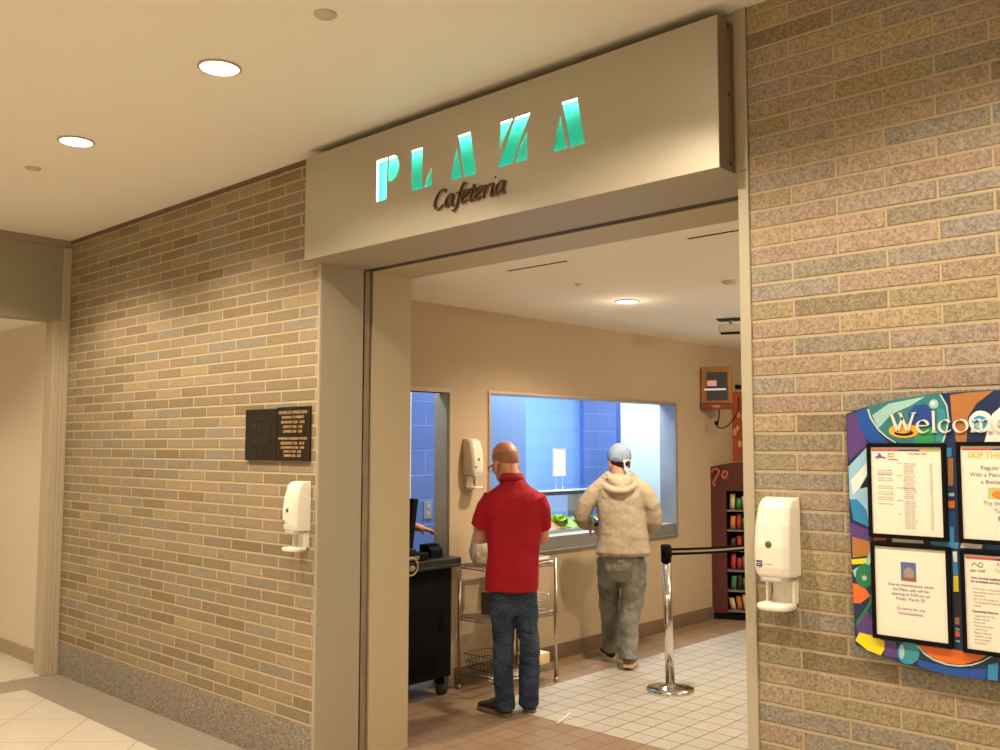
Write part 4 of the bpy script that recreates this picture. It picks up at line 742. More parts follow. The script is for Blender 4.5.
MB().box(.172, .176, -.12, .04, .012, .038).build('drawer_slot', mat('silver_trim', (.4, .4, .4), .4, metal=.8), t)
t = thing('receipt_printer', 'small black receipt printer beside the cash register on the cart', 'printer', (-4.76, 4.44, .9255))
MB().prism([(-.06, 0), (.06, 0), (.06, .05), (.02, .085), (-.06, .085)], 'y', -.055, .055).build('housing', black, t, bevel=.004)
MB().box(-.03, .035, -.045, .045, .0855, .088).build('paper_slot', blackm, t)
t = thing('coiled_ring', 'small pale ring hanging on the front edge of the register cart', 'ring', (-4.603, 4.12, .90))
MB().tube([(0, .055 * cos(2 * pi * i / 24), .055 * sin(2 * pi * i / 24)) for i in range(25)], .006, n=8).build('hoop', mat('tan_cord', (.45, .36, .24), .5), t)
MB().ell((-.002, .01, -.012), (.004, .028, .02)).build('centre_disc', mat('disc_tan', (.35, .24, .15), .5), t)
t = thing('wall_outlet', 'grey outlet plate on the blue kitchen wall seen through the doorway', 'outlet', (-5.645, 5.222, 1.164))
MB().box(0, .008, -.045, .045, -.07, .07).build('plate', mat('outlet_grey', (.24, .28, .38), .4), t, bevel=.002)
for z in (-.03, .03): MB().box(.0085, .012, -.014, .014, z - .014, z + .014).build('socket', mat('socket_grey', (.4, .42, .46), .4), t, bevel=.002)

# ------------------------------------------------------------------ salad bar behind the serving window
t = thing('salad_bar', 'stainless food well with glass sneeze guard behind the serving window', 'salad bar', (0, 0, 0))
MB().box(-5.55, -5.005, 5.40, 7.6, .0, .93).build('cabinet', steel_soft, t, bevel=.005)
MB().box(-5.55, -5.005, 5.40, 5.44, .931, .985).box(-5.55, -5.005, 7.56, 7.6, .931, .985).box(-5.55, -5.50, 5.445, 7.555, .931, .985).box(-5.04, -5.005, 5.445, 7.555, .931, .985).build('well_rim', steel, t)
for y in (5.5, 7.04, 7.57):
    MB().cyl((-5.525, y, .986), (-5.525, y, 1.27), .016, n=14).build('guard_post', steel, t)
MB().box(-5.545, -5.19, 5.45, 7.6, 1.272, 1.284).build('glass_shelf', mat('pale_glass', (.75, .83, .84), .1, alpha=.55), t)
MB().box(-5.19, -5.172, 5.45, 7.6, 1.262, 1.292).build('shelf_edge', mat('edge_dark', (.05, .07, .10), .3), t)
MB().box(-5.54, -5.47, 6.90, 7.0, .99, 1.262).build('guard_box', mat('equip_grey', (.30, .33, .33), .4, metal=.4), t, bevel=.006)
MB().box(-5.185, -5.180, 5.5, 7.6, 1.12, 1.262).build('glass_front', mat('front_glass', (.85, .92, .93), .05, alpha=.12), t)
def food_pan(y, label, col, bumpy, kind, h=.05, nm='food_pan'):
    p = thing(nm, label, 'food pan', (-5.25, y, .958), group='pans of the salad bar')
    MB().box(-.2, .2, -.125, .125, 0, .03).build('pan', steel, p, bevel=.004)
    q = MB(); rr = random.Random(int(y * 100)); n = 14; rows = []
    for i in range(n + 1):
        rows.append([(-.185 + .37 * j / n, -.112 + .224 * i / n, .031 + (h + .022 * rr.random()) * (1 - (2 * j / n - 1) ** 4) * (1 - (2 * i / n - 1) ** 4)) for j in range(n + 1)])
    vs = [v for r in rows for v in r]; fs = [(i * (n + 1) + j, i * (n + 1) + j + 1, (i + 1) * (n + 1) + j + 1, (i + 1) * (n + 1) + j) for i in range(n) for j in range(n)]
    q.add(vs, fs, 0, True); o_ = q.build('filling', col, p); o_['kind'] = 'stuff'
    return p
F = [('pale shredded onion pan at the left end of the salad bar', (.80, .78, .62)), ('pan of chopped lettuce, second from the left in the salad bar', (.38, .62, .10)), ('pan of white cheese next to the lettuce heads', (.85, .84, .74)),
     ('pan of sliced tomatoes and onion behind the lettuce heads', (.74, .42, .34)), ('pan of cucumber and greens beside the hooded man elbow', (.30, .50, .14)), ('pan of pale pasta salad at the right of the salad bar', (.82, .72, .46)), ('pan of mixed greens near the right window end', (.22, .36, .10)),
     ('pan of olives at the far right of the salad bar', (.07, .08, .05))]
for i, (lb, c_) in enumerate(F[1:]):
    food_pan(5.58 + .30 * i, lb, mat('food_' + str(i), c_, .6, var=.35, vscale=55, bump=.5, bscale=60), 0, 0)
leaf = mat('lettuce_leaf', (.36, .66, .08), .5, var=.35, vscale=25); leaf2 = mat('dark_leaf', (.12, .38, .06), .5, var=.3, vscale=25)
def lettuce(label, loc, r, m_, seed):
    q = MB(); rr = random.Random(seed)
    for k in range(15):
        a = k * 2.4; tilt = .3 + .5 * (k / 15); R0 = r * (.45 + .6 * k / 15)
        c_ = Vector((cos(a) * R0 * .45, sin(a) * R0 * .45, 0)); ax = Vector((cos(a), sin(a), 0)); pr = Vector((-sin(a), cos(a), 0)); rows = []
        for i in range(7):
            u = i / 6; hgt = r * 1.25 * u * (1 - .35 * k / 15); out_ = tilt * r * u * u * 1.2; wd = r * .62 * sin(pi * min(1, .18 + .8 * u)) + .004
            rows.append([c_ + ax * (out_ + .12 * r * cos(j * 2.1 + k)) + pr * (wd * (j / 3 - 1)) * 1. + Vector((0, 0, hgt + .07 * r * sin(j * 3 + i * 2 + k))) for j in range(7)])
        vs = [v for w_ in rows for v in w_]; q.add(vs, [(i * 7 + j, i * 7 + j + 1, (i + 1) * 7 + j + 1, (i + 1) * 7 + j) for i in range(6) for j in range(6)], 0, True)
    o_ = q.build('lettuce_head', m_, loc=loc); tag(o_, label, 'lettuce', 'lettuce heads in the salad bar')
lettuce('large bright green lettuce head beside the red sleeve', (-5.12, 6.25, 1.0), .085, leaf, 1)
lettuce('dark green leafy bunch in the middle of the salad bar', (-5.10, 6.50, 1.0), .045, leaf2, 2)
lettuce('small dark green bunch near the elbow of the hooded man', (-5.10, 6.66, 1.0), .055, leaf2, 3)
lettuce('pale lettuce head at the left end, behind the man in red', (-5.2, 5.7, 1.0), .08, leaf, 4)
t = thing('card_sign', 'blank white card on a two-legged wire stand on the sneeze guard', 'sign', (-5.36, 6.56, 1.2845), R(0))
MB().box(-.005, .005, -.08, .08, .135, .375).build('card', mat('card_white', (.90, .92, .92), .6), t)
MB().box(-.006, .008, -.085, -.08, .13, .38).box(-.006, .008, .08, .085, .13, .38).box(-.006, .008, -.08, .08, .375, .38).box(-.006, .008, -.08, .08, .13, .135).build('card_frame', mat('frame_silver', (.7, .72, .72), .3), t)
for y in (-.045, .045): MB().cyl((0, y, .004), (0, y, .13), .004, n=8).build('leg', steel, t)
MB().box(-.05, .05, -.11, .11, 0, .006).build('stand_foot', white_plastic, t)
t = thing('serving_tongs', 'metal tongs hanging on the window sill by the hooded man', 'tongs', (-4.835, 6.66, .835))
MB().tube([(0.005, 0, .018), (.035, 0, .018), (.035, .003, -.06)], .006, n=8).build('arm', steel, t)
MB().ell((.035, .003, -.07), (.012, .006, .014)).build('tip', steel, t)

# ------------------------------------------------------------------ snack rack, monitor, poster
maroon = mat('maroon_laminate', (.085, .014, .010), .4, var=.1)
rk = thing('snack_rack', 'dark red arched snack rack in the far corner of the cafeteria', 'display rack', (-4.60, 8.36, 0), R(24))
w = .26   # half body; wide left stile
prof = []
MB().box(-.26, .62, .0, .34, 0, .055).build('plinth', black, rk)
MB().box(-.26, -.095, .0, .34, .056, 1.44).build('side_panel', maroon, rk, bevel=.01)
MB().box(.58, .62, .0, .34, .056, 1.44).build('side_panel', maroon, rk, bevel=.004)
MB().box(-.094, .579, .31, .34, .056, 1.24).build('back_panel', blackm, rk)
hd = [(-.26, 1.441)] + [(-.26 + .88 * i / 16, 1.441 + .09 * sin(pi * min(1, .12 + i / 16 * .88))) for i in range(17)] + [(.62, 1.441)]
MB().box(-.094, .579, .0, .06, 1.245, 1.44).prism(hd, 'y', 0, .34).build('header', maroon, rk)
lg = MB()
lg.tube(smoothline([(-.235, -.002, 1.42), (-.20, -.002, 1.46), (-.16, -.002, 1.44), (-.18, -.002, 1.39), (-.215, -.002, 1.33), (-.20, -.002, 1.29)]), .014, n=8)
lg.tube(smoothline([(-.12, -.002, 1.44), (-.08, -.002, 1.42), (-.10, -.002, 1.37), (-.13, -.002, 1.39), (-.11, -.002, 1.44)]), .013, n=8)
lg.build('header_logo', mat('logo_pink', (.45, .10, .08), .5), rk)
for k in range(6): MB().box(-.094, .579, .02, .309, .07 + .195 * k, .085 + .195 * k).build('shelf', mat('shelf_grey', (.16, .15, .14), .5), rk)
PK = {'cream': (.72, .55, .30), 'green': (.07, .26, .08), 'red': (.48, .05, .03), 'orange': (.65, .22, .04), 'dark': (.06, .04, .03), 'grey': (.30, .28, .25)}
SH = [['cream', 'orange', 'cream', 'dark'], ['green', 'dark', 'green', 'cream'], ['red', 'red', 'grey', 'red'], ['dark', 'red', 'dark', 'red'], ['orange', 'red', 'green', 'orange'], ['cream', 'green', 'cream', 'green']]
names_r = ['bottom', 'second', 'third', 'fourth', 'fifth', 'top']; ordn = ['first', 'second', 'third', 'fourth', 'fifth', 'sixth', 'seventh', 'eighth', 'ninth', 'tenth']
MR = Matrix.Translation((-4.60, 8.36, 0)) @ Matrix.Rotation(R(24), 4, 'Z')
for k in range(6):
    for i in range(10):
        kind = SH[k][i % 4]; h_ = .115 + .02 * ((i * 7 + k) % 3); x = -.045 + .063 * i; q = MB(); rg = []
        for u in range(7):
            f = u / 6; th = .003 + .024 * sin(pi * f); lean = .02 * (1 if k == 0 else (i % 3 - 1) * .5) * f
            rg.append([Vector((.027 * cx_ - lean, th * cy_ - .015 * f, h_ * f)) for cx_, cy_ in ((-1, 0), (-.6, -.9), (.6, -.9), (1, 0), (.6, .9), (-.6, .9))])
        o_ = q.rings(rg).build('snack_bag', mat('pack_' + kind, PK[kind], .4, var=.4, vscale=45), loc=MR @ Vector((x, .09 + .02 * (i % 2), .0855 + .195 * k)), rz=R(24 + (i % 3 - 1) * 7))
        tag(o_, kind + ' snack bag, ' + names_r[k] + (' shelf' if k in (0, 5) else ' shelf from the bottom') + ' of the snack rack, ' + ordn[i] + ' from left', 'snack', 'snack bags in the rack')
# monitor in a wooden case, high on the wall
t = thing('wall_monitor', 'small screen in an orange wooden case high on the tan wall', 'monitor', (-4.67, 8.13, 2.26), R(20))
wood = mat('orange_wood', (.38, .16, .05), .4, var=.3, vscale=9, stretch=(1, 1, .2))
MB().box(-.145, .145, 0, .12, -.16, .20).build('case', wood, t, bevel=.008)
MB().box(-.15, .15, -.012, .12, -.215, -.161).build('lower_shelf', mat('red_wood', (.25, .05, .03), .4), t, bevel=.006)
MB().box(-.085, .115, -.006, -.001, -.13, .145).build('screen', mat('screen_dark', (.06, .062, .075), .3), t)
MB().box(-.08, .01, -.008, -.0065, .01, .065).build('screen_logo', mat('screen_pink', (.6, .3, .3), .5, emit=(1, .5, .45), estr=.3), t)
MB().box(-.11, .10, -.008, -.0065, -.032, -.014).build('screen_bar', mat('screen_white', (.7, .7, .7), .5, emit=(.9, .95, 1), estr=.3), t)
MB().box(-.03, .04, -.014, -.0125, -.20, -.175).build('name_badge', mat('badge', (.5, .3, .2), .5), t)
MB().tube(smoothline([(.02, .05, -.215), (.02, .04, -.30), (.0, .02, -.37), (.04, .03, -.40), (.12, .06, -.36), (.2, .09, -.22), (.2, .09, -.10)]), .006, n=8).ell((.0, .02, -.35), (.022, .02, .022)).build('cable', black, t)
MB().box(-.15, -.05, .12, .19, -.05, .05).build('wall_bracket', black, t)
t = thing('wall_poster', 'narrow glossy orange red poster on the wall beside the entrance frame', 'poster', (XS, 9.04, 1.89))
MB().box(0, .012, -.36, .36, -.36, .36).build('print', mat('poster_orange', (.42, .085, .03), .15, var=.4, vscale=5), t)
for y_, z_, r_ in ((-.22, .12, .035), (-.30, -.06, .04), (-.24, -.02, .03), (-.20, -.18, .04), (-.1, .1, .06), (.1, -.1, .08)):  # pale discs paint light highlights onto the glossy print
    o = MB().lathe((0, 0, 0), [(r_, 0), (r_ * .9, .001), (.001, .001)], 16).build('highlight_spot', mat('poster_highlight', (.75, .42, .30), .3), t); o.location = (.0125, y_, z_); o.rotation_euler = (0, pi / 2, 0)
MB().box(0, .016, -.375, -.361, -.375, .375).box(0, .016, .361, .375, -.375, .375).box(0, .016, -.36, .36, .361, .375).box(0, .016, -.36, .36, -.375, -.361).build('poster_frame', mat('frame_tan', (.55, .40, .28), .3), t)
tag(MB().box(0, .03, -.05, .05, -.02, .02).build('wall_sensor', black, loc=(XS, 8.83, 2.30)), 'tiny black box on the wall right of the wooden monitor', 'sensor')

# ------------------------------------------------------------------ people
skin = mat('skin', (.52, .27, .16), .5, var=.08, vscale=12)
skin_fair = mat('skin_ruddy', (.56, .27, .17), .45, var=.1, vscale=10)
def xf(pts, M): return [M @ Vector(p) for p in pts]
class Fig(MB):
    def limb(s, pts, rad, n=16): return s.tube(pts, rad, n=n, round_ends=True)
    def stack(s, rg, n=28, sq=2.2):
        out = []
        for cx, cy, z, rx, ry, yaw in rg:
            q = []
            for i in range(n):
                a = 2 * pi * i / n; c, d = cos(a), sin(a)
                x = rx * math.copysign(abs(c) ** (2 / sq), c); y = ry * math.copysign(abs(d) ** (2 / sq), d)
                q.append(Vector((cx + x * cos(R(yaw)) - y * sin(R(yaw)), cy + x * sin(R(yaw)) + y * cos(R(yaw)), z)))
            out.append(q)
        return s.rings(out)
def head(mb, M):
    """head facing +y; origin at the base of the skull"""
    e = lambda c, r, Mr=None: mb.ell(M @ Vector(c), r, 20, 14, M=(M.to_3x3() @ Mr if Mr else M.to_3x3()))
    e((0, -.004, .105), (.076, .096, .092))
    e((0, .030, .045), (.062, .068, .085))
    e((0, .062, -.005), (.038, .036, .034))
    e((0, .080, .045), (.045, .024, .05))
    for s_ in (-1, 1):
        e((s_ * .077, -.004, .045), (.009, .020, .032)); e((s_ * .076, -.001, .022), (.008, .012, .014))
        e((s_ * .033, .088, .052), (.018, .012, .016))
        e((s_ * .032, .094, .076), (.022, .010, .008))
    mb.tube([M @ Vector(p) for p in ((0, .096, .072), (0, .112, .050), (0, .122, .036))], [.008, .011, .014], n=10, round_ends=True)
    e((0, .110, .030), (.018, .012, .009))
    e((0, .098, .006), (.024, .010, .006)); e((0, .096, -.004), (.021, .010, .006))
def face_bits(parent, M, white=None):
    w = mat('eye_white', (.8, .78, .74), .2); p = mat('eye_dark', (.03, .02, .015), .2)
    for s_ in (-1, 1):
        MB().ell(M @ Vector((s_ * .032, .092, .058)), (.011, .009, .007), M=M.to_3x3()).build('eye', w, parent)
        MB().ell(M @ Vector((s_ * .032, .1005, .058)), (.0045, .002, .0045), M=M.to_3x3()).build('iris', p, parent)
def dome(mb, M, c, r, th0, th1, n=28, m=14, thick=.0, tilt=0., fold=0.):
    """part of an ellipsoid from polar angle th0 (top) to th1, closed underneath"""
    rg = []; T = Matrix.Rotation(R(tilt), 3, 'X')
    for k in range(m + 1):
        th = R(th0 + (th1 - th0) * k / m)
        rg.append([M @ (Vector(c) + T @ Vector(((r[0] + fold * sin(7 * 2 * pi * i / n + k)) * sin(th) * cos(2 * pi * i / n), r[1] * sin(th) * sin(2 * pi * i / n), r[2] * cos(th)))) for i in range(n)])
    mb.rings(rg[::-1])
def hand(mb, wrist, d, n, side, curl=(20, 35, 30), scale=1., spread=6, thumb=35):
    """wrist point, finger direction d, palm normal n (towards which fingers curl), side = direction of the thumb across the palm (+1/-1)"""
    d = Vector(d).normalized(); n = Vector(n); n = (n - d * n.dot(d)).normalized(); a = d.cross(n) * side; W = Vector(wrist); k = scale
    B = Matrix((a, d, n)).transposed()
    P = lambda x, y, z=0: W + B @ Vector((x * k, y * k, z * k))
    mb.tube([P(0, -.03), P(0, .0), P(0, .035), P(0, .075), P(0, .092)], [(.026 * k, .019 * k), (.027 * k, .018 * k), (.038 * k, .016 * k), (.041 * k, .014 * k), (.036 * k, .010 * k)], n=16, up=tuple(a), round_ends=True)
    for j, (x, L, r) in enumerate(((.030, .070, .0085), (.010, .080, .0090), (-.011, .074, .0086), (-.031, .058, .0078))):
        ang = R((1.5 - j) * spread); b0 = 0; pos = P(x, .082 - .004 * abs(j - 1)); pts = [P(x * .9, .055), pos]; rr = [r * k, r * 1.05 * k]
        for q, f in enumerate((.45, .31, .26)):
            b0 += R(curl[q] * (1 + .12 * j)); dr = B @ Vector((sin(ang) * cos(b0), cos(ang) * cos(b0), sin(b0))); pos = pos + dr * (L * f * k); pts.append(pos); rr.append(r * (1 - .1 * (q + 1)) * k)
        mb.tube(pts, rr, n=10, round_ends=True)
    t0 = P(.018, .012); t1 = P(.042, .040, .008); th = R(thumb); t2 = t1 + B @ Vector((sin(th) * .032 * k, cos(th) * .032 * k, .010 * k)); t3 = t2 + B @ Vector((sin(th * .5) * .026 * k, cos(th * .5) * .026 * k, .010 * k))
    mb.tube([t0, t1, t2, t3], [.013 * k, .0125 * k, .0105 * k, .0085 * k], n=10, round_ends=True)
def organic(mb, name, m_, parent, voxel, smooth=4, fold=0., fscale=.12, seed_off=0.):
    o = mb.build(name, m_, parent, smooth_all=True)
    r = o.modifiers.new('remesh', 'REMESH'); r.mode = 'VOXEL'; r.voxel_size = voxel; r.use_smooth_shade = True
    if smooth:
        s_ = o.modifiers.new('smooth', 'SMOOTH'); s_.factor = .5; s_.iterations = smooth
    if fold:
        tx_ = bpy.data.textures.new('cloth_folds', 'CLOUDS'); tx_.noise_scale = fscale; tx_.noise_depth = 2
        dm = o.modifiers.new('folds', 'DISPLACE'); dm.texture = tx_; dm.strength = fold; dm.mid_level = .5; dm.texture_coords = 'LOCAL'
    return o
def cloth(name, col, rough=.85, var=.12, fold_scale=14., stretch=(1, 1, .35), bump=.5, weave=400., wash=None):
    m, t, b = nt(name)
    tc = N(t, 'ShaderNodeTexCoord'); mp = N(t, 'ShaderNodeMapping'); mp.inputs['Scale'].default_value = stretch
    t.links.new(tc.outputs['Object'], mp.inputs['Vector'])
    n = N(t, 'ShaderNodeTexNoise'); setin(n, Scale=fold_scale, Detail=3., Distortion=1.2); t.links.new(mp.outputs['Vector'], n.inputs['Vector'])
    n2 = N(t, 'ShaderNodeTexNoise'); setin(n2, Scale=weave, Detail=2.); t.links.new(tc.outputs['Object'], n2.inputs['Vector'])
    n3 = N(t, 'ShaderNodeTexNoise'); setin(n3, Scale=5., Detail=4.); t.links.new(tc.outputs['Object'], n3.inputs['Vector'])
    mx = N(t, 'ShaderNodeMix', data_type='RGBA'); mx.inputs['A'].default_value = (*[c * (1 - var) for c in col], 1)
    w = wash or [min(1, c * (1 + var)) for c in col]; mx.inputs['B'].default_value = (*w, 1)
    cr = N(t, 'ShaderNodeMapRange'); cr.inputs['From Min'].default_value = .3; cr.inputs['From Max'].default_value = .7
    t.links.new(n3.outputs['Fac'], cr.inputs['Value']); t.links.new(cr.outputs['Result'], mx.inputs['Factor'])
    t.links.new(mx.outputs['Result'], b.inputs['Base Color']); b.inputs['Roughness'].default_value = rough; b.inputs['Specular IOR Level'].default_value = .2
    b1 = N(t, 'ShaderNodeBump'); setin(b1, Strength=bump, Distance=.03); t.links.new(n.outputs['Fac'], b1.inputs['Height'])
    b2 = N(t, 'ShaderNodeBump'); setin(b2, Strength=.15, Distance=.002); t.links.new(n2.outputs['Fac'], b2.inputs['Height']); t.links.new(b1.outputs['Normal'], b2.inputs['Normal'])
    t.links.new(b2.outputs['Normal'], b.inputs['Normal'])
    return m
def shoe(parent, heel, yaw, m_, sole_m, L=.28, pitch=0., w=1.):
    M = Matrix.Translation(heel) @ Matrix.Rotation(R(yaw), 4, 'Z') @ Matrix.Rotation(R(pitch), 4, 'X')
    def rg(y, wd, z0, z1, n=14):
        return [M @ Vector((wd * w * cos(a), y, z0 + (z1 - z0) * (.5 + .5 * sin(a)) )) for a in [2 * pi * i / n for i in range(n)]]
    s_ = MB(); s_.rings([rg(y * L, wd, .022, z1) for y, wd, z1 in ((0, .024, .075), (.03, .033, .092), (.14, .037, .105), (.28, .038, .108), (.38, .038, .098), (.5, .041, .082), (.68, .045, .068), (.84, .043, .058), (.94, .033, .048), (1., .018, .036))])
    a = s_.build('shoe', m_, parent, smooth_all=True)
    pl = [(.0, .024), (.04, .034), (.2, .036), (.4, .036), (.6, .042), (.78, .046), (.9, .042), (.97, .03), (1.01, .014)]
    out = [(wd * w, y * L) for y, wd in pl] + [(-wd * w, y * L) for y, wd in pl[::-1]]
    q = MB(); q.rings([[M @ Vector((x * g, y, z)) for x, y in out] for z, g in ((0, .96), (.012, 1.04), (.024, 1.03), (.026, .9))], smooth=False)
    q.build('sole', sole_m, a)
    lc = MB()
    for i in range(4): lc.tube([M @ Vector((-.018, L * (.40 + .07 * i), .100 - .009 * i)), M @ Vector((0, L * (.40 + .07 * i), .106 - .009 * i)), M @ Vector((.018, L * (.41 + .07 * i), .100 - .009 * i))], .003, n=6)
    lc.build('laces', rubber if sole_m != rubber else paper, a)
    return a

# --- the man in the red polo shirt
red_man = thing('person', 'person in a red polo shirt and blue jeans standing at the wire shelf', 'person', (-4.03, 4.48, 0), R(41.9))
HM = Matrix.Translation((-.046, .045, 1.505)) @ Matrix.Rotation(R(32), 4, 'Z') @ Matrix.Rotation(R(-16), 4, 'X') @ Matrix.Scale(1.07, 4)
b = Fig(); head(b, HM)
b.limb([(-.004, -.005, 1.38), (-.008, .0, 1.44), (-.026, .018, 1.50), (-.036, .03, 1.56)], [.068, .062, .060, .058])
b.stack([(-.02, 0, .80, .135, .10, 8), (-.01, 0, 1.0, .145, .10, 8), (0, 0, 1.2, .165, .10, 8), (0, 0, 1.34, .14, .075, 8), (0, 0, 1.40, .075, .055, 8)])
for s_, pts in ((-1, [(-.135, 0, 1.345), (-.205, .035, 1.18), (-.222, .065, 1.095), (-.175, .19, 1.085), (-.125, .295, 1.10)]), (1, [(.125, 0, 1.345), (.166, .04, 1.18), (.182, .075, 1.095), (.12, .20, 1.10), (.055, .29, 1.12)])):
    b.limb(pts, [.045, .045, .046, .039, .026])
hand(b, (-.125, .295, 1.10), (.30, .8, -.25), (.5, -.2, -.8), 1, (25, 40, 30))
hand(b, (.055, .29, 1.12), (-.45, .75, -.2), (-.4, -.2, -.85), -1, (25, 40, 30))
for x, y in ((-.06, 0), (.09, .08)):
    b.limb([(math.copysign(.082, x), 0, .83), (x, y * .5, .45), (x, y, .08)], [.058, .045, .036]); b.limb([(x, y - .02, .06), (x, y + .08, .045)], [.033, .028])
organic(b, 'body', skin_fair, red_man, .0062, 3)
face_bits(red_man, HM)
hr = MB(); dome(hr, HM, (0, -.008, .098), (.0768, .0955, .0865), 38, 100, tilt=30, m=10)
grey_hair = mat('short_grey_brown_hair', (.36, .18, .11), .9, bump=.6, bscale=300, var=.4, vscale=60)
o = organic(hr, 'short_hair', grey_hair, red_man, .005, 2)
g = MB()
for s_ in (-1, 1):
    c = Vector((s_ * .033, .112, .056)); g.tube([HM @ (c + Vector((.023 * cos(a), 0, .017 * sin(a)))) for a in [2 * pi * i / 20 for i in range(21)]], .0018, n=6)
    g.tube([HM @ Vector(p) for p in ((s_ * .056, .110, .060), (s_ * .074, .09, .062), (s_ * .080, .02, .060), (s_ * .080, -.01, .048))], .002, n=6)
g.tube([HM @ Vector(p) for p in ((-.010, .113, .060), (0, .116, .063), (.010, .113, .060))], .0018, n=6)
g.build('glasses', black, red_man)
sh = Fig()
sh.stack([(-.018, .0, .768, .168, .130, 8), (-.017, .0, .80, .170, .132, 8), (-.014, .0, .90, .167, .130, 8), (-.010, 0, 1.0, .166, .124, 9), (-.004, 0, 1.1, .172, .12, 10), (0, -.004, 1.2, .182, .124, 10), (0, -.006, 1.29, .190, .124, 10), (0, -.004, 1.35, .188, .112, 10), (0, 0, 1.39, .165, .096, 10), (-.002, .004, 1.425, .115, .082, 10), (-.006, .010, 1.455, .082, .076, 10), (-.012, .014, 1.482, .072, .068, 10)])
for pts, rr in (([(-.13, 0, 1.355), (-.175, .012, 1.28), (-.200, .03, 1.21), (-.212, .04, 1.165)], [.074, .072, .071, .071]), ([(.13, 0, 1.355), (.158, .012, 1.28), (.166, .03, 1.21), (.170, .05, 1.16)], [.074, .070, .066, .065])):
    sh.tube(pts, rr, n=18)
polo = cloth('red_polo_cloth', (.33, .009, .020), .8, .12, 7., (1, 1, .4), .55)
organic(sh, 'polo_shirt', polo, red_man, .0075, 3, fold=.022, fscale=.16)
cm = MB(); n = 26
def cring(z, k, tilt=.0): return [Vector((-.014 + (.071 * k) * cos(2 * pi * i / n), .016 + (.070 * k) * sin(2 * pi * i / n), z + tilt * sin(2 * pi * i / n))) for i in range(n)]
cm.rings([cring(1.450, 1.15, -.012), cring(1.475, 1.14, -.010), cring(1.502, 1.00, -.008), cring(1.506, .95, -.008), cring(1.500, .90, -.008), cring(1.47, .92, -.010)], cap=False, closed=True)
cm.build('collar', mat('red_collar', (.31, .009, .018), .85), red_man, smooth_all=True)
jn = Fig()
jn.stack([(-.002, .02, .62, .07, .07, 5), (-.004, .02, .69, .12, .09, 5), (-.006, .01, .76, .150, .108, 5), (-.008, .0, .84, .152, .112, 5), (-.01, .0, .90, .148, .108, 5)])
jn.tube([(-.082, .0, .80), (-.078, .0, .68), (-.068, .004, .55), (-.070, .012, .44), (-.068, .004, .36), (-.066, -.012, .22), (-.060, -.008, .10), (-.058, 0, .045)], [(.082, .095), (.080, .09), (.073, .083), (.066, .072), (.066, .072), (.062, .072), (.063, .072), (.066, .078)], n=22, up=(1, 0, 0))
jn.tube([(.072, .01, .80), (.074, .02, .68), (.082, .03, .55), (.098, .045, .44), (.098, .05, .36), (.096, .06, .22), (.093, .075, .10), (.092, .085, .045)], [(.072, .088), (.075, .088), (.070, .083), (.064, .072), (.064, .072), (.064, .072), (.064, .072), (.066, .078)], n=22, up=(1, 0, 0))
denim = cloth('dark_denim', (.018, .032, .066), .8, .25, 9., (1, 1, 1.6), 1., 300., wash=(.05, .075, .125))
organic(jn, 'jeans', denim, red_man, .0075, 2, fold=.018, fscale=.085)
dshoe = mat('dark_shoe', (.020, .013, .011), .6, var=.3); gsole = mat('tan_sole', (.15, .11, .08), .7)
shoe(red_man, (-.030, -.05, 0), 42, dshoe, gsole, .285)
shoe(red_man, (.098, .035, 0), -4, dshoe, gsole, .285)

# --- the man in the hooded sweatshirt
hood_man = thing('person', 'person in a tan hooded sweatshirt and pale blue head cloth walking beside the window', 'person', (-4.28, 5.98, 0), R(35.5))
HM2 = Matrix.Translation((-.004, .030, 1.497)) @ Matrix.Rotation(R(22), 4, 'Z') @ Matrix.Rotation(R(-6), 4, 'X') @ Matrix.Scale(1.06, 4)
b = Fig(); head(b, HM2)
b.limb([(0, 0, 1.38), (-.006, .004, 1.45), (-.018, .015, 1.53)], [.064, .058, .056])
b.stack([(.0, 0, .85, .14, .10, 5), (0, 0, 1.0, .145, .10, 5), (0, 0, 1.2, .165, .10, 5), (0, 0, 1.37, .15, .085, 5), (0, 0, 1.43, .08, .06, 5)])
LA = [(-.135, -.005, 1.35), (-.262, -.02, 1.24), (-.296, .0, 1.135), (-.262, .11, 1.075), (-.225, .20, 1.05)]
RA = [(.135, 0, 1.35), (.225, .0, 1.24), (.240, .03, 1.10), (.20, .17, 1.05), (.15, .27, 1.04)]
b.limb(LA, [.045, .045, .04, .036, .026]); b.limb(RA, [.045, .045, .04, .036, .026])
hand(b, LA[-1], (.45, .75, -.25), (.4, .0, -.85), 1, (28, 40, 30)); hand(b, RA[-1], (-.3, .9, -.15), (-.4, 0, -.9), -1, (30, 45, 30))
for x, y, kx, ky in ((-.08, .27, -.085, .20), (.045, -.04, .07, .06)):
    b.limb([(x, 0.02, .80), (kx, ky * .8, .47), (x, y, .10)], [.055, .042, .034]); b.limb([(x, y - .01, .07), (x, y + .08, .05)], [.032, .028])
organic(b, 'body', skin, hood_man, .0065, 3); face_bits(hood_man, HM2)
hr = MB(); dome(hr, HM2, (0, -.010, .085), (.0775, .0955, .088), 70, 128, tilt=12, m=10)
organic(hr, 'dark_hair', mat('dark_brown_hair', (.035, .018, .010), .8, bump=.5, bscale=260), hood_man, .005, 2)
cp = MB(); dome(cp, HM2, (0, -.010, .098), (.085, .107, .100), 2, 104, tilt=16, m=16, fold=.0015)
capm = cloth('pale_blue_headcloth', (.20, .29, .44), .9, .25, 30., (1, 1, 1), .3, 200., wash=(.34, .44, .58))
cap_ = organic(cp, 'head_cloth', capm, hood_man, .006, 2, fold=.006, fscale=.03)
kn = MB(); kn.ell(HM2 @ Vector((.0, -.108, .055)), (.018, .014, .013))
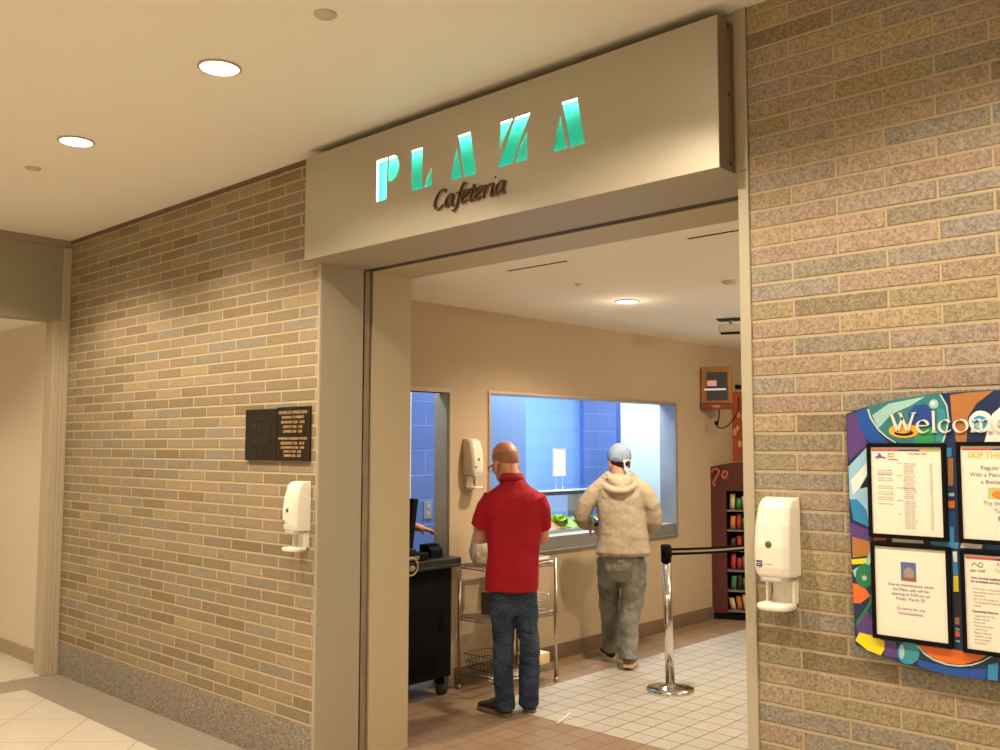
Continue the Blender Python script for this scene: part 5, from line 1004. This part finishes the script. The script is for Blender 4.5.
kn.tube(smoothline([HM2 @ Vector(p) for p in ((0, -.112, .055), (-.012, -.13, .035), (-.008, -.13, .005), (-.016, -.135, -.012))]), [.009, .008] + [.007] * 20 if False else .007, n=8)
kn.tube(smoothline([HM2 @ Vector(p) for p in ((0, -.112, .055), (.022, -.125, .062), (.045, -.12, .050))]), .0065, n=8)
organic(kn, 'knot', mat('tie_cloth', (.58, .56, .52), .85), cap_, .004, 1)
hd_ = Fig()
hd_.stack([(.018, 0, .845, .200, .135, 5), (.018, 0, .872, .214, .146, 5), (.018, 0, .905, .206, .142, 5), (.020, 0, 1.0, .196, .138, 5), (.014, 0, 1.1, .186, .134, 5), (.006, 0, 1.2, .188, .134, 5), (.0, 0, 1.3, .196, .130, 5), (.0, 0, 1.36, .190, .118, 5), (0, 0, 1.405, .160, .10, 5), (0, 0, 1.435, .11, .085, 5), (0, .004, 1.465, .082, .076, 5)])
hd_.limb([(-.13, -.005, 1.365), (-.20, -.015, 1.315), (-.262, -.02, 1.235), (-.295, -.004, 1.14), (-.275, .07, 1.09), (-.248, .145, 1.062)], [.076, .074, .070, .064, .056, .047], n=18)
hd_.limb([(.13, 0, 1.365), (.19, 0, 1.315), (.232, .002, 1.235), (.256, .03, 1.12), (.240, .11, 1.065), (.195, .21, 1.045)], [.078, .076, .073, .070, .062, .048], n=18)
# hood lying on the back
for k in range(3):
    rad = .088 + .009 * k; zz = 1.470 - .022 * k
    hd_.tube([(-.006 + (rad + .012 * k) * cos(a), .008 + rad * sin(a) - (.020 * k if sin(a) < 0 else 0) * abs(sin(a)), zz - (.026 + .030 * k) * max(0, -sin(a)) - .020 * max(0, sin(a))) for a in [2 * pi * i / 28 for i in range(29)]], .024 + .002 * k, n=10)
hd_.rings([[Vector((cx_ + wd * cos(a), -.085 - dp * max(0, -sin(a)) + .03 * max(0, sin(a)), z)) for a in [2 * pi * i / 20 for i in range(20)]] for z, wd, dp, cx_ in ((1.325, .014, .045, .012), (1.34, .036, .058, .010), (1.375, .068, .066, .006), (1.41, .096, .060, .002), (1.44, .104, .045, -.004), (1.455, .09, .03, -.006))])
fleece = cloth('tan_fleece', (.44, .37, .27), .95, .10, 6., (1, 1, .4), .35, 350.)
hm_ = organic(hd_, 'hooded_sweatshirt', fleece, hood_man, .0068, 2, fold=.020, fscale=.11)
bt = Fig(); bt.stack([(.018, 0, .838, .197, .134, 5), (.018, 0, .845, .204, .139, 5), (.018, 0, .885, .206, .141, 5), (.018, 0, .892, .203, .138, 5)])
jn = Fig()
jn.stack([(.0, .03, .66, .11, .085, 5), (.008, .01, .74, .165, .125, 5), (.010, 0, .82, .172, .128, 5), (.012, 0, .88, .165, .12, 5)])
jn.tube([(-.085, .02, .80), (-.090, .08, .65), (-.092, .16, .52), (-.090, .20, .42), (-.082, .22, .28), (-.078, .25, .16), (-.078, .265, .075)], [(.092, .10), (.090, .098), (.084, .09), (.080, .085), (.072, .08), (.066, .078), (.066, .078)], n=22, up=(1, 0, 0))
jn.tube([(.098, .0, .80), (.098, .03, .65), (.086, .05, .52), (.072, .06, .42), (.056, .03, .28), (.048, -.02, .16), (.045, -.045, .07)], [(.098, .10), (.098, .10), (.090, .095), (.086, .09), (.078, .085), (.076, .082), (.080, .086)], n=22, up=(1, 0, 0))
faded = cloth('faded_denim', (.15, .16, .145), .85, .25, 8., (1, 1, .45), 1., 300., wash=(.34, .33, .28))
organic(jn, 'jeans', faded, hood_man, .0078, 2, fold=.034, fscale=.10)
shoe(hood_man, (-.075, .215, 0), 14, dshoe, mat('pale_sole', (.60, .52, .40), .6), .28)
shoe(hood_man, (.045, -.105, .022), -6, mat('brown_shoe', (.16, .10, .07), .6), mat('cream_sole', (.72, .55, .34), .6), .28, pitch=-6, w=1.15)
t = thing('black_phone', 'small black object held in the left hand of the hooded man', 'phone', (0, 0, 0))
MH = Matrix.Translation((-4.28, 5.98, 0)) @ Matrix.Rotation(R(35.5), 4, 'Z')
PH = MH @ Matrix.Translation((-.222, .185, 1.075)) @ Matrix.Rotation(R(-30), 4, 'Z') @ Matrix.Rotation(R(25), 4, 'Y')
MB().box(-.040, .040, -.055, .065, -.010, .022, M=PH).build('case', black, t, bevel=.005)
MB().box(-.035, .035, -.050, .060, .0221, .0232, M=PH).build('glass', mat('phone_glass', (.03, .03, .035), .1), t)

# --- the cashier, mostly hidden behind the entrance jamb
cas = thing('person', 'person behind the register cart, only the reaching forearm and hand showing', 'person', (-5.36, 4.02, 0), R(-50))
Mi = (Matrix.Translation((-5.36, 4.02, 0)) @ Matrix.Rotation(R(-50), 4, 'Z')).inverted()
L_ = lambda x, y, z: tuple(Mi @ Vector((x, y, z)))
HM3 = Matrix.Translation((0, .02, 1.46)) @ Matrix.Rotation(R(-8), 4, 'X')
b = Fig(); head(b, HM3); b.limb([(0, 0, 1.34), (0, .0, 1.40), (0, .01, 1.48)], [.06, .055, .053])
b.stack([(0, 0, .82, .13, .095, 0), (0, 0, 1.0, .13, .09, 0), (0, 0, 1.2, .15, .095, 0), (0, 0, 1.33, .14, .08, 0), (0, 0, 1.38, .07, .055, 0)])
sL = (-.155, 0, 1.32); arm = [sL, L_(-5.09, 4.23, 1.19), L_(-4.86, 4.435, 1.115)]
b.limb(arm[:2] + [arm[2]], [.045, .042, .027])
dd = Vector(L_(-4.84, 4.64, 1.06)) - Vector(arm[2]); hand(b, arm[2], dd, (0, 0, -1), 1, (8, 14, 12), .95, 4)
b.limb([(.155, 0, 1.32), (.19, .0, 1.05), (.10, .14, .97)], [.045, .04, .027]); hand(b, (.10, .14, .97), (-.5, .6, -.1), (0, 0, -1), -1)
for x in (-.08, .08): b.limb([(x, 0, .84), (x, .01, .45), (x, 0, .08)], [.075, .05, .038]); b.limb([(x, -.02, .06), (x, .1, .045)], [.035, .03])
organic(b, 'body', skin, cas, .0062, 3); face_bits(cas, HM3)
hr = MB(); dome(hr, HM3, (0, -.012, .09), (.084, .10, .1), 2, 110, tilt=20, m=14); organic(hr, 'dark_hair', MATS['dark_brown_hair'], cas, .006, 2)
st = Fig(); st.stack([(0, 0, .80, .15, .115, 0), (0, 0, .95, .148, .112, 0), (0, 0, 1.1, .155, .115, 0), (0, 0, 1.24, .17, .118, 0), (0, 0, 1.32, .155, .10, 0), (0, 0, 1.37, .09, .075, 0), (0, 0, 1.395, .07, .066, 0)])
a0, a1 = Vector(sL), Vector(arm[1]); st.tube([a0 * .8 + Vector((0, 0, .26)), a0, a0.lerp(a1, .75)], [.05, .062, .058], n=16)
st.tube([(.12, 0, 1.32), (.165, 0, 1.24), (.178, 0, 1.14)], [.06, .06, .058], n=16)
organic(st, 'work_shirt', cloth('black_work_cloth', (.02, .02, .022), .85, .2), cas, .008, 3, fold=.012, fscale=.12)
tr = Fig(); tr.stack([(0, 0, .68, .12, .09, 0), (0, 0, .78, .15, .11, 0), (0, 0, .86, .14, .105, 0)])
for x in (-.08, .08): tr.tube([(x, 0, .78), (x, .005, .45), (x, 0, .05)], [.088, .068, .062], n=18)
organic(tr, 'trousers', MATS['black_work_cloth'], cas, .008, 2, fold=.015, fscale=.1)
for x in (-.08, .08): shoe(cas, (x, -.05, 0), 0, dshoe, rubber, .27)

# ------------------------------------------------------------------ camera and view
cam = bpy.data.cameras.new('camera'); cam.sensor_width = 36; cam.lens = 937.7 / 1000 * 36; cam.clip_start = .05
co = bpy.data.objects.new('camera', cam); C.objects.link(co); sc.camera = co
yaw, pit, rol = R(42.852), R(4.35), R(.084)
fwd = Vector((-sin(yaw) * cos(pit), cos(yaw) * cos(pit), sin(pit))); rt = Vector((cos(yaw), sin(yaw), 0)); up = rt.cross(fwd)
r2 = rt * cos(rol) + up * sin(rol); u2 = -rt * sin(rol) + up * cos(rol)
M = Matrix((r2, u2, -fwd)).transposed().to_4x4(); M.translation = (0, 0, 1.68); co.matrix_world = M
w = bpy.data.worlds.new('world'); sc.world = w; w.use_nodes = True
w.node_tree.nodes['Background'].inputs[0].default_value = (.9, .8, .62, 1); w.node_tree.nodes['Background'].inputs[1].default_value = .05
sc.view_settings.view_transform = 'Standard'; sc.view_settings.look = 'None'; sc.view_settings.gamma = 1; sc.view_settings.use_curve_mapping = False; sc.view_settings.exposure = EXPO
sc.cycles.use_denoising = True; sc.cycles.max_bounces = 10; sc.cycles.diffuse_bounces = 6; sc.cycles.sample_clamp_indirect = 4; sc.cycles.caustics_reflective = False; sc.cycles.caustics_refractive = False
